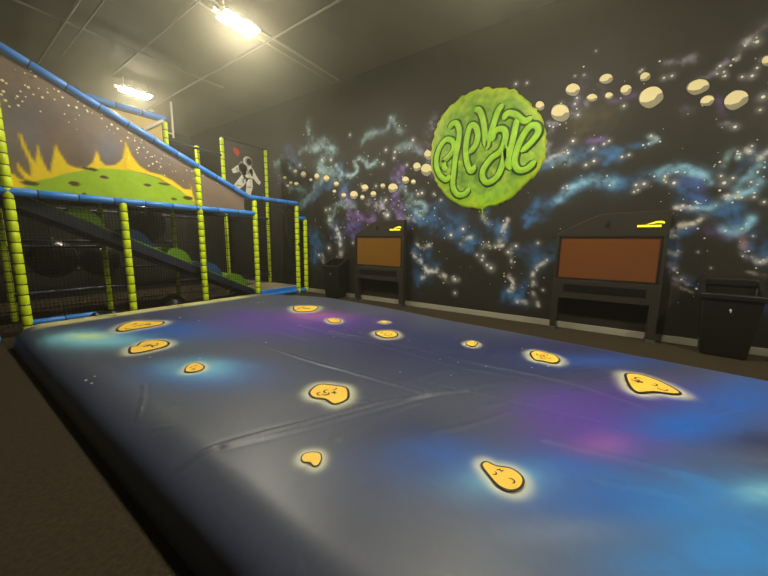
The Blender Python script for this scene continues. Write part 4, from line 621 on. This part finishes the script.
# curved outlines printed on the pale far strip
for x in (1.45, 2.35, 3.0, 3.65):
    mstroke([(x - .16, YB - .20), (x - .03, YB - .25), (x + .03, YB - .32), (x, YB - .40)], .014, .007, 1)
play_mat = grid_object('play_mat', tt, yy, np.stack([GXm, GYm, H], -1), cm, M_vinyl, None, dec, (M_yellow, M_outline, M_star))
tag(play_mat, 'large padded grey-blue play mat printed with a galaxy and yellow asteroids', 'play mat')

# ------------------------------------------------------------------ round green sign on the mural
sign = thing('wall_sign', 'round slimy green sign with bubbly lettering elevate on the galaxy wall', 'sign', (WX - .002, 1.96, 2.05))
def sl_(p):
    return (p[0] - 1.96, p[1] - 2.05)
rim = closed_smooth([sl_(p) for p in DATA['rim']], 5)
cx, cz = np.mean([p[0] for p in rim]), np.mean([p[1] for p in rim])
rim = [(cx + (p[0] - cx) * (1 + RND.uniform(-.022, .022)), cz + (p[1] - cz) * (1 + RND.uniform(-.022, .022))) for p in rim]
NRm = len(rim)
rad_steps = np.array([1, .985, .95, .9] + list(np.linspace(.85, .001, 26)))
th = np.array([0, .018, .028, .033] + [.036] * 26)
rimA = np.array(rim + [rim[0]])
Pd = np.zeros((len(rad_steps), NRm + 1, 3))
for i, s in enumerate(rad_steps):
    Pd[i, :, 0] = -th[i]
    Pd[i, :, 1] = cx + (rimA[:, 0] - cx) * s
    Pd[i, :, 2] = cz + (rimA[:, 1] - cz) * s
na = fbm(Pd[..., 1] * 3 + 9, Pd[..., 2] * 3 + 9, 81)
nb = fbm(Pd[..., 1] * 9 + 9, Pd[..., 2] * 9 + 9, 83)
Pd[..., 0] -= .02 * (nb - .4) * (rad_steps < .99)[:, None]
cd = np.array(lin((104, 150, 34))) * np.ones(Pd.shape)
def mixc(t, rgb):
    global cd
    t = np.clip(t, 0, 1)[..., None]
    cd = cd * (1 - t) + np.array(lin(rgb)) * t
mixc((na - .45) * 4, (134, 178, 50))
mixc((nb - .55) * 4, (176, 198, 58))
mixc((.42 - nb) * 3.2, (62, 104, 28))
mixc(np.exp(-((rad_steps[:, None] - 1) / .09) ** 2) * (.35 + nb), (186, 208, 40))
low = np.clip((.55 - Pd[..., 2]) * 1.6, 0, 1)
mixc(low * .7, (160, 220, 30))
mixc(np.clip((nb - .6) * 6, 0, 1) * low, (205, 190, 50))
swirl = np.sin(fbm(Pd[..., 1] * 1.6 + 3, Pd[..., 2] * 1.6 + 3, 97) * 55 + nb * 4)
mixc((swirl - .35) * .45, (66, 112, 26))
mixc((-swirl - .55) * .6, (168, 206, 62))
disc = grid_object('disc', rad_steps, np.zeros(NRm + 1), Pd, cd, M_planet, sign)
drip = MB().rings([(-.01, 1.915 - 1.96, .06), (-.008, 1.915 - 1.96, -.06), (-.006, 1.913 - 1.96, -.2)], [.016, .012, .005], 8)
drip.build('drip', M_letter, sign)
for i, strokes in enumerate(DATA['letters']):
    mb = MB()
    for st in strokes:
        pts = smooth([sl_(p) for p in st], 6)
        for w, d0, mi in ((.088, .044, 1), (.064, .052, 0)):
            L_, R2 = ribbon(pts, w)
            n = len(pts)
            mid = pts
            rows = [(R2, d0 - .012), ([(r[0] * .6 + m_[0] * .4, r[1] * .6 + m_[1] * .4) for r, m_ in zip(R2, mid)], d0 + .006), ([(l[0] * .6 + m_[0] * .4, l[1] * .6 + m_[1] * .4) for l, m_ in zip(L_, mid)], d0 + .006), (L_, d0 - .012)]
            vs = []
            for row, dp in rows:
                vs += [(-dp - .001 * i, p[0], p[1]) for p in row]
            fs = []
            for r in range(3):
                for k in range(n - 1):
                    fs.append((r * n + k, r * n + k + 1, (r + 1) * n + k + 1, (r + 1) * n + k))
            mb.add(vs, fs, mi)
    mb.build('letter', [M_letter, M_letterline], sign)

# ------------------------------------------------------------------ game kiosks (front faces -X)
def kiosk(screen_mat):
    t = thing('game_kiosk', 'black standing game kiosk', 'game kiosk', (0, 0, 0), 0, 'game kiosks along the mural wall')
    # local: y is along the wall, +y = left in the photo; x = 0 is the front plane
    b = MB()
    TH = .13
    # body frame built of slabs around the screen opening and the open foot space
    SY0, SY1, SZ0, SZ1 = -.645, .605, .850, 1.535
    top = [(-.69, SZ1), (-.69, 1.892), (-.36, 1.889), (-.06, 1.878), (.10, 1.862), (.25, 1.80), (.40, 1.715), (.64, 1.583), (.64, SZ1)]
    b.prism([(0, p[0], p[1]) for p in top], (TH, 0, 0))
    b.box((0, -.69, .54), (TH, .64, SZ0))
    b.box((0, -.69, SZ0), (TH, SY0, SZ1))
    b.box((0, SY1, SZ0), (TH, .64, SZ1))
    b.box((.04, SY0, SZ0), (TH, SY1, SZ1), 1)
    b.build('body', [M_kiosk, M_kdark], t, .006)
    sc = MB().box((.015, SY0 + .025, SZ0 + .03), (.039, SY1 - .025, SZ1 - .015)).build('screen', screen_mat, t, .003)
    bz = MB()
    for lo, hi in (((.0, SY0, SZ0), (.039, SY0 + .025, SZ1)), ((.0, SY1 - .025, SZ0), (.039, SY1, SZ1)), ((.0, SY0 + .025, SZ0), (.039, SY1 - .025, SZ0 + .03)), ((.0, SY0 + .025, SZ1 - .015), (.039, SY1 - .025, SZ1))):
        bz.box(lo, hi)
    bz.build('bezel', M_kdark, sc)
    g = MB()
    g.box((-.006, -.53, .655), (-.0005, .49, .775))
    for i in range(7):
        g.box((-.010, -.52, .664 + i * .0155), (-.0062, .48, .671 + i * .0155))
    g.build('speaker_grille', M_kdark, t)
    cb = MB()
    cb.box((-.014, -.024, 1.675), (-.0005, .024, 1.765))
    cb.rings([(-.014, 0, 1.725), (-.020, 0, 1.725)], [.012, .010], 12)
    cb.build('camera_sensor', M_ink, t, .003)
    lg = MB()
    # swoosh over a bar of tiny bright segments
    up = [(-.18 + .0, 1.668)]
    sw = [(.02, 1.672), (-.03, 1.695), (-.08, 1.715), (-.13, 1.722), (-.165, 1.716), (-.18, 1.700), (-.175, 1.684), (-.15, 1.690), (-.11, 1.694), (-.06, 1.686)]
    lg.prism([(-.010, p[0] - .45, p[1] + .03) for p in sw], (.009, 0, 0))
    for i in range(9):
        y1 = -.34 - i * .029
        lg.box((-.010, y1 - .024, 1.668), (-.001, y1, 1.698))
    lg.build('logo', M_logo, t)
    for s, ya, yb in ((-1, -.69, -.59), (1, .55, .64)):
        lg_ = MB()
        lg_.box((0, ya, .02), (TH, yb, .54))
        lg_.build('leg', M_kiosk, t, .005)
        ft = MB()
        ft.hexa([(-.05, ya - .012, 0), (.17, ya - .012, 0), (.17, yb + .012, 0), (-.05, yb + .012, 0), (-.03, ya, .045), (.15, ya, .045), (.15, yb, .045), (-.03, yb, .045)])
        ft.build('foot', M_kiosk, t, .004)
    return t
k2 = kiosk(M_screen)
k2.location = (5.86, -.046, 0)
k2.scale = (1, 1.028, 1)
k2['label'] = 'black game kiosk with brown screen, left of the largest trash can'
k1 = kiosk(M_screen2)
k1.location = (5.86, 4.235, 0)
k1.scale = (1, 1.028, 1)
k1['label'] = 'black game kiosk with amber screen, far one beside the far trash can'

# ------------------------------------------------------------------ trash cans
def trash_can():
    t = thing('trash_can', 'black slim trash can', 'trash can', (0, 0, 0), 0, 'black trash cans along the mural wall')
    W0, W1, D0, D1 = .21, .28, .15, .19          # half sizes at the foot and below the rim
    z1 = .78
    def ring(w, d_, z, zb):
        return [(-d_, -w, z), (d_, -w, zb), (d_, w, zb), (-d_, w, z)]
    b = MB()
    rs = [ring(W0 * .96, D0 * .96, 0, 0), ring(W0, D0, .03, .03), ring(W1 * .97, D1 * .97, z1, z1 + .19), ring(W1 - .03, D1 - .03, z1, z1 + .19), ring(W1 - .04, D1 - .04, .5, .5)]
    vs = [p for r in rs for p in r]
    fs = [(3, 2, 1, 0)]
    for i in range(len(rs) - 1):
        for k in range(4):
            k2_ = (k + 1) % 4
            fs.append((i * 4 + k, i * 4 + k2_, (i + 1) * 4 + k2_, (i + 1) * 4 + k))
    e = (len(rs) - 1) * 4
    fs.append((e, e + 1, e + 2, e + 3))
    b.add(vs, fs)
    b.build('bin_body', M_bin, t, .012)
    r = MB()
    ro = [ring(W1 + .015, D1 + .015, z1 - .03, z1 + .16), ring(W1 + .015, D1 + .015, z1 + .03, z1 + .22), ring(W1 - .045, D1 - .05, z1 + .04, z1 + .21), ring(W1 - .045, D1 - .05, z1 - .03, z1 + .12)]
    vs = [p for q_ in ro for p in q_]
    fs = []
    for i in range(4):
        j = (i + 1) % 4
        for k in range(4):
            k2_ = (k + 1) % 4
            fs.append((i * 4 + k, i * 4 + k2_, j * 4 + k2_, j * 4 + k))
    r.add(vs, fs)
    r.build('rim', M_bin, t, .008)
    m = MB()
    # small upright white mark, slightly proud of the sloping front face
    mk = [(.012, .66), (.028, .645), (.022, .615), (.006, .60), (.000, .565), (-.012, .56), (-.008, .60), (-.020, .625), (-.012, .65)]
    slope = lambda z: -(D0 + (D1 * .97 - D0) * (z - .03) / (z1 - .03)) - .001
    m.prism([(slope(.61 + (z - .61) * .5), y * .5, .61 + (z - .61) * .5) for y, z in mk], (-.004, 0, 0))
    m.build('emblem', M_white, t)
    return t
c2 = trash_can()
c2.location = (5.80, -1.42, 0)
c2.rotation_euler = (0, 0, math.radians(-6))
c2['label'] = 'black trash can right of the brown-screen kiosk, largest can in view'
dup(c2, (5.82, 5.50, 0), 0, 'black trash can left of the amber-screen kiosk, near the play structure', 'black trash cans along the mural wall')

# loose cable near the mural's right end
cb = MB()
pts = [(5.78 + .05 * math.sin(i * 1.3), -1.82 - i * .025, .012 + .012 * (i % 3 == 1)) for i in range(12)]
cb.tube(pts, .009, 8)
cb.box((5.72, -1.98, .0), (5.80, -1.90, .035))
tag(cb.build('power_cable', M_ink), 'short black cable and plug on the carpet right of the largest trash can', 'cable')

# ------------------------------------------------------------------ play structure
ps = thing('play_structure', 'large indoor play structure of lime and blue padded poles with nets and mural panel', 'play structure', (3.2, 6.75, 0))
OX, OY = 3.2, 6.75
def L3(p):
    return (p[0] - OX, p[1] - OY, p[2])
def pole(x, y, z0, z1, seg=.15, r=.056):
    MB().foam(L3((x, y, z0)), L3((x, y, z1)), r, seg).build('pole', [M_lime, M_tie], ps)
def beam(a, b, r=.056, seg=.42, m=None):
    MB().foam(L3(a), L3(b), r, seg).build('beam', [m or M_blue, M_tie], ps)
XS = [.716, 1.974, 3.222, 4.455, 5.69]
YA, YBk, YC = 6.75, 8.0, 9.25
pole(XS[0], YA, 0, 3.86)
pole(XS[1], YA, 0, 2.02)
pole(XS[2], YA, 0, 2.80)
pole(XS[3], YA, 0, 2.33)
pole(XS[4], YA, 0, 2.33)
pole(5.97, YA, 0, 2.00)
for x, z in ((XS[0], 3.9), (XS[1], 3.92), (XS[2], 3.92), (XS[3], 3.92), (XS[4], 3.92)):
    pole(x, YBk, 0, z, .17, .045)
pole(XS[3], YC, 0, 3.92, .17)
# main beam, low beams, diagonal rail, short rails
beam((-1.6, YA, 2.03), (XS[3], YA, 2.03))
beam((-.7, 3.88 * 0 + YA, 4.545), (4.30, YA, 2.39), .06, .40)
beam((4.28, YA, 2.39), (XS[4] + .04, YA, 2.39), .056, .40)
beam((4.33, YA + .16, 2.41), (XS[4] + .04, YA + .16, 2.41), .045, .40)
beam((XS[4], YA, 2.02), (5.99, YA, 2.02), .05, .3)
beam((XS[0], YA + .02, .17), (1.5, YA + .02, .17), .045, .4)
beam((XS[3], YA, .06), (5.97, YA, .06), .05, .5)
beam((-2.0, 6.5, .06), (.44, 6.5, .06), .055, .5)
beam((XS[1] - .02, YBk, 3.97), (XS[2] + .02, YBk, 3.97), .06, .40)
beam((XS[3], YBk, 3.94), (XS[4], YBk, 3.94), .03, .40, M_navy)
beam((XS[2], YBk, 3.55), (XS[3], YBk, 3.50), .03, .4, M_navy)
for z in (.75, 1.35, 2.0):
    beam((-.5, YC, z), (XS[3], YC, z), .03, .5, M_navy)
beam((-.5, YBk, 1.25), (XS[1], YBk, 1.25), .028, .5, M_navy)
beam((XS[0], YBk, .45), (XS[4], YBk, .45), .035, .5, M_navy)
beam((XS[0], YBk, 2.03), (XS[4], YBk, 2.03), .045, .5, M_navy)
MB().tube([L3((3.36, YBk - .02, 3.62)), L3((3.36, YBk - .02, 4.36))], .022, 8).build('post', M_housing, ps)
MB().tube([L3((3.20, YBk - .02, 3.70)), L3((3.37, YBk - .02, 3.70))], .018, 8).build('bracket', M_housing, ps)
MB().tube([L3((2.80, YBk - .03, 3.63)), L3((3.18, YBk - .03, 3.92))], .035, 8).build('brace', M_housing, ps)

# nets: crossed cords
def net(p00, pu, pv, nu, nv, name='net_panel', w=.0021, clip=None):
    p00, pu, pv = Vector(p00), Vector(pu), Vector(pv)
    mb = MB()
    nrm = pu.cross(pv).normalized() * w
    for i in range(nu + 1):
        s = i / nu
        t1 = clip(s) if clip else 1.0
        a = p00 + pu * s
        b = a + pv * t1
        e = pu.normalized() * w
        mb.add([a - e - nrm, a + e - nrm, a + e + nrm, a - e + nrm, b - e - nrm, b + e - nrm, b + e + nrm, b - e + nrm], [(0, 1, 5, 4), (1, 2, 6, 5), (2, 3, 7, 6), (3, 0, 4, 7)])
    for j in range(nv + 1):
        t = j / nv
        a = p00 + pv * t
        b = a + pu
        e = pv.normalized() * w
        mb.add([a - e - nrm, a + e - nrm, a + e + nrm, a - e + nrm, b - e - nrm, b + e - nrm, b + e + nrm, b - e + nrm], [(0, 1, 5, 4), (1, 2, 6, 5), (2, 3, 7, 6), (3, 0, 4, 7)])
    return mb.build(name, M_net, ps, sharp=30)
for a, b, z1 in ((XS[0], XS[1], 1.97), (XS[1], XS[2], 1.97), (XS[2], XS[3], 1.97), (XS[3], XS[4], 2.33)):
    z0 = .21 if a < XS[3] - .1 else .40
    net(L3((a + .06, YA + .03, z0)), (b - a - .12, 0, 0), (0, 0, z1 - z0), int((b - a) / .052), int((z1 - z0) / .052))
net(L3((-1.2, YA + .03, .1)), (XS[0] + 1.12, 0, 0), (0, 0, 1.88), 36, 36)
for a, b in zip(XS[:-1], XS[1:]):
    net(L3((a + .06, YBk - .075, .5)), (b - a - .12, 0, 0), (0, 0, 1.47), 24, 28)
net(L3((XS[4], YA + .1, .45)), (0, YBk - YA - .2, 0), (0, 0, 1.9), 20, 32)

MB().box(L3((-1.5, YA + .35, 2.28)), L3((4.15, 8.15, 2.34))).build('shade_deck', M_navy, ps)  # unseen deck added to block lamp light and keep the interior dim

# dark cloth backdrop of the structure
MB().box(L3((-2.2, 10.5, 0)), L3((5.9, 10.53, 3.3))).build('back_curtain', M_dark, ps)

# printed panel with planet and flames, between main beam and diagonal rail
def rail_z(x):
    return 3.88 - (x - .84) * (3.88 - 2.39) / (4.30 - .84)
xs_p = np.linspace(-1.2, 4.2, 230)
ts_p = np.linspace(0, 1, 90)
GX, GT = np.meshgrid(xs_p, ts_p, indexing='ij')
GZp = 2.07 + GT * (np.maximum(rail_z(GX) - .05, 2.10) - 2.07)
sag = .02 * np.sin(GX * 3.1) * np.sin(GT * 3.14) + .015 * (fbm(GX * 2 + 7, GZp * 2, 91) - .5)
cp = np.ones(GX.shape + (3,)) * np.array(lin((122, 106, 92)))
na = fbm(GX * 1.6 + 20, GZp * 1.6, 33)
nb = fbm(GX * 3 + 20, GZp * 3, 37)
cp *= (0.75 + .5 * na)[..., None]
def mixp(t, rgb):
    global cp
    t = np.clip(t, 0, 1)[..., None]
    cp = cp * (1 - t) + np.array(lin(rgb)) * t
for x, z, a, b, s in ((1.85, 2.72, .22, .3, .7), (.95, 2.75, .18, .35, .55), (2.4, 2.9, .5, .3, .25), (1.3, 3.2, .6, .3, .2), (1.15, 2.6, .15, .2, .4)):
    mixp(np.exp(-((GX - x) / a) ** 2 - ((GZp - z) / b) ** 2) * s * (.4 + nb), (112, 122, 148))
mixp(np.exp(-((GX - 2.0) / 1.6) ** 2 - ((GZp - 2.5) / .22) ** 2) * .35, (70, 58, 60))
def inside(poly, px, pz):
    r = np.zeros(px.shape, bool)
    n = len(poly)
    for i in range(n):
        x1, z1 = poly[i]
        x2, z2 = poly[(i + 1) % n]
        if z1 == z2:
            continue
        c = ((z1 > pz) != (z2 > pz)) & (px < (x2 - x1) * (pz - z1) / (z2 - z1) + x1)
        r ^= c
    return r
for fpoly in DATA['flames']:
    poly = fpoly
    dd = seg_dist(GX, GZp, [tuple(p) for p in poly] + [tuple(poly[0])])
    sd = np.where(inside(poly, GX, GZp), -dd, dd)
    mixp(.35 * np.exp(-np.maximum(sd, 0) / .05), (150, 118, 50))
    mixp(np.clip(.5 - sd / .022, 0, 1), (236, 206, 30))
px_, pz_ = zip(*DATA['planet'])
arc = np.interp(GX, px_, pz_, left=1.9, right=1.9)
edge = arc - GZp
mixp(np.clip(edge / .02 + .5, 0, 1) * ((GX > px_[0] - .05) & (GX < px_[-1] + .1)), (150, 186, 38))
mixp(np.clip(edge / .02 + .5, 0, 1) * .4 * np.clip((nb - .5) * 4, 0, 1), (160, 192, 60))
for x, z, a, b in DATA['crat']:
    q_ = np.hypot((GX - x) / a, (GZp - z) / b)
    mixp(np.exp(-np.abs(q_ - 1) * 4) * .4, (170, 190, 60))
    mixp(np.clip((1.1 - q_) * 5, 0, 1), (78, 70, 30))
pdots = MB()
def pdot(x, z, r):
    pdots.add([(x - OX + r * math.cos(k * math.pi / 4), -.034, z + r * math.sin(k * math.pi / 4)) for k in range(8)], [tuple(range(8))], 0)
for x, z in DATA['stars']:
    if 2.1 < z < rail_z(x) - .08:
        pdot(x, z, RND.uniform(.010, .018))
for _ in range(60):
    x = RND.uniform(.9, 3.6)
    z = rail_z(x) - .08 - abs(RND.gauss(0, .28))
    if z > 2.45:
        pdot(x, z, RND.uniform(.005, .012))
grid_object('mural_panel', xs_p, ts_p, np.stack([GX - OX, sag, GZp], -1), cp, M_panel, ps, pdots, (M_cream,))

# gold upper side panel behind the diagonal rail
MB().box(L3((XS[1] + .05, YBk + .04, 2.9)), L3((XS[2] - .05, YBk + .06, 3.9))).build('upper_panel', M_gold, ps)

# astronaut panel at the back
ap = MB()
ap.box(L3((XS[3] + .06, YBk + .02, 2.5)), L3((XS[4] - .06, YBk + .045, 3.92)))
apo = ap.build('astronaut_panel', mat('astronaut_panel_cloth', (66, 62, 56), 0.7, noise=0.25, scale=3), ps)
as_ = MB()
def limb(pts, rads, mi=0):
    L_, R2 = [], []
    n = len(pts)
    for i in range(n):
        ax, az = pts[max(i - 1, 0)]
        bx, bz = pts[min(i + 1, n - 1)]
        tx, tz = bx - ax, bz - az
        l = math.hypot(tx, tz) + 1e-9
        L_.append((pts[i][0] - tz / l * rads[i], pts[i][1] + tx / l * rads[i]))
        R2.append((pts[i][0] + tz / l * rads[i], pts[i][1] - tx / l * rads[i]))
    poly = L_ + R2[::-1]
    as_.prism([(p[0] - OX, YBk - OY + .019, p[1]) for p in poly], (0, -.006, 0), mi)
def blob(x, z, a, b, mi=0, dep=.006):
    as_.prism([(x - OX + a * math.cos(k * math.pi / 10), YBk - OY + .019, z + b * math.sin(k * math.pi / 10)) for k in range(20)], (0, -dep, 0), mi)
# back pack, torso, limbs, helmet (seen floating, head up right)
blob(5.00, 3.30, .12, .19, 1)
limb([(5.10, 3.42), (5.12, 3.25), (5.14, 3.05)], [.13, .17, .13])
limb([(5.03, 3.38), (4.88, 3.28), (4.76, 3.20), (4.70, 3.17)], [.07, .075, .06, .05])
limb([(5.22, 3.32), (5.33, 3.14), (5.44, 3.02), (5.50, 2.99)], [.07, .07, .055, .05])
limb([(5.06, 3.10), (4.92, 2.92), (4.78, 2.78), (4.72, 2.66)], [.10, .10, .08, .075])
limb([(5.16, 3.08), (5.17, 2.86), (5.12, 2.68), (5.12, 2.56)], [.10, .095, .075, .08])
blob(5.15, 3.50, .13, .13, 0, .008)
blob(5.17, 3.50, .105, .108, 1, .010)
blob(5.19, 3.50, .078, .083, 2, .012)
blob(5.13, 3.22, .06, .05, 1, .010)
blob(4.99, 2.98, .03, .07, 1, .008)
blob(5.17, 2.84, .085, .015, 1, .008)
blob(4.85, 2.84, .07, .015, 1, .008)
blob(4.83, 3.24, .02, .06, 1, .008)
as_.build('astronaut_picture', [M_suit, M_suitline, M_ink], apo)
rp = MB()
rp.prism([(x - OX, YBk - OY + .019, z) for x, z in ((4.74, 3.72), (4.80, 3.78), (4.88, 3.76), (4.94, 3.68), (4.90, 3.62), (4.88, 3.56), (4.83, 3.60), (4.78, 3.64))], (0, -.006, 0))
rp.build('red_mark', M_red, apo)

# ramp with humps, between the front beam and the second row of poles
def rz(x):
    return 1.98 - (x - .95) * (1.98 - .16) / (4.60 - .95)
ra, rb = 7.02, 7.92
rm = MB()
rm.hexa([L3((.5, ra + .03, rz(.5) - .1)), L3((4.6, ra + .03, rz(4.6) - .1)), L3((4.6, rb, rz(4.6) - .1)), L3((.5, rb, rz(.5) - .1)), L3((.5, ra + .03, rz(.5) - .03)), L3((4.6, ra + .03, rz(4.6) - .03)), L3((4.6, rb, rz(4.6) - .03)), L3((.5, rb, rz(.5) - .03))])
ramp = rm.build('ramp', M_navy, ps, .01)
sd_ = MB()
for y in (ra, rb):
    sd_.hexa([L3((.5, y, rz(.5) - .22)), L3((4.6, y, max(rz(4.6) - .14, .01))), L3((4.6, y + .04, max(rz(4.6) - .14, .01))), L3((.5, y + .04, rz(.5) - .22)), L3((.5, y, rz(.5))), L3((4.6, y, rz(4.6))), L3((4.6, y + .04, rz(4.6))), L3((.5, y + .04, rz(.5)))])
sd_.build('side_board', M_navy, ramp, .008)
MB().tube([L3((.5, ra + .02, rz(.5) + .012)), L3((4.6, ra + .02, rz(4.6) + .012))], .014, 8).build('edge_trim', M_greenmesh, ramp)
for i, (x, m_) in enumerate(((1.56, M_greenmesh), (2.24, M_bluepad), (2.92, M_greenmesh), (3.55, M_bluepad), (4.15, M_greenmesh))):
    hb = MB()
    n = 16
    r = .26
    vs, fs = [], []
    ang = math.atan2(rz(1) - rz(0), 1)
    for y in (ra + .05, rb - .02):
        for k in range(n + 1):
            t = math.pi * k / n
            lx, lz = -r * math.cos(t), r * .95 * math.sin(t)
            vs.append(L3((x + lx * math.cos(ang) - lz * math.sin(ang) * .2, y, rz(x) - .03 + lx * math.sin(ang) + lz)))
    for k in range(n):
        fs.append((k, k + 1, n + 2 + k, n + 1 + k))
    fs += [tuple(range(n + 1))[::-1], tuple(range(n + 1, 2 * n + 2))]
    hb.add(vs, fs)
    hb.build('hump', m_, ramp)

# low platform by the mural wall
MB().box(L3((XS[3] + .06, YA + .06, .0)), L3((XS[4] + .05, YBk - .08, .20))).build('platform', M_tan, ps, .02)
MB().box(L3((XS[3] + .06, YA + .03, .10)), L3((XS[4] + .05, YA + .06, .2))).build('platform_edge', M_blue, ps, .008)
# round port on the lime pole next to the wall
MB().rings([L3((XS[4] + .03, YA - .06, 1.33)), L3((XS[4] + .03, YA - .09, 1.33))], [.06, .05], 16).build('pole_knob', M_ink, ps)

# ------------------------------------------------------------------ black balls inside the structure
def ball(x, y, z, r, label):
    t = thing('bounce_ball', label, 'ball', (x, y, z), 0, 'big black balls inside the play structure')
    MB().sphere((0, 0, 0), r, 32, 18).build('ball_skin', M_ballblack, t, sharp=180)
    MB().rings([(0, 0, r * .985), (0, 0, r + .02), (0, 0, r + .035)], [.05, .045, .02], 12).build('cap', M_ink, t)
    sm = MB()
    for k in range(3):
        a = math.pi * k / 3 + .3
        pts = [((r + .002) * math.sin(u_) * math.cos(a), (r + .002) * math.sin(u_) * math.sin(a), (r + .002) * math.cos(u_)) for u_ in [2 * math.pi * j / 40 for j in range(41)]]
        sm.tube(pts, .006, 5)
    sm.build('seam', M_ink, t)
    MB().tube([(0, 0, r + .03), (0, 0, 2.275 - z)], .008, 6).build('hanging_strap', M_net, t)
ball(2.87, 8.62, 1.76, .42, 'big shiny black ball hanging above the ramp, highest of the balls')
ball(1.36, 8.62, 1.02, .36, 'big black ball hanging low behind the leftmost net')
ball(2.05, 8.66, .95, .33, 'big black ball hanging between two dim lime poles')
tag(MB().sphere((2.9, 7.5, 0.0), .24, 28, 10, 0, 0.0, .5).build('floor_dome', M_ballblack), 'small shiny black dome on the floor under the ramp', 'dome')

# crumpled dark film behind the mat's far edge
bm_ = MB()
for k in range(7):
    a = k * .9
    bm_.sphere((1.50 + .05 * k - .12, 6.36 + .05 * math.sin(a), .14 + .03 * math.cos(a * 2)), .085 + .02 * math.sin(k * 2.2), 14, 9, 0, 0, 1, (1.1, .9, 1.2))
bm_.box((1.36, 6.28, 0), (1.72, 6.44, .12))
tag(bm_.build('crumpled_bag', M_bag), 'crumpled glossy black bag behind the far edge of the play mat', 'bag')
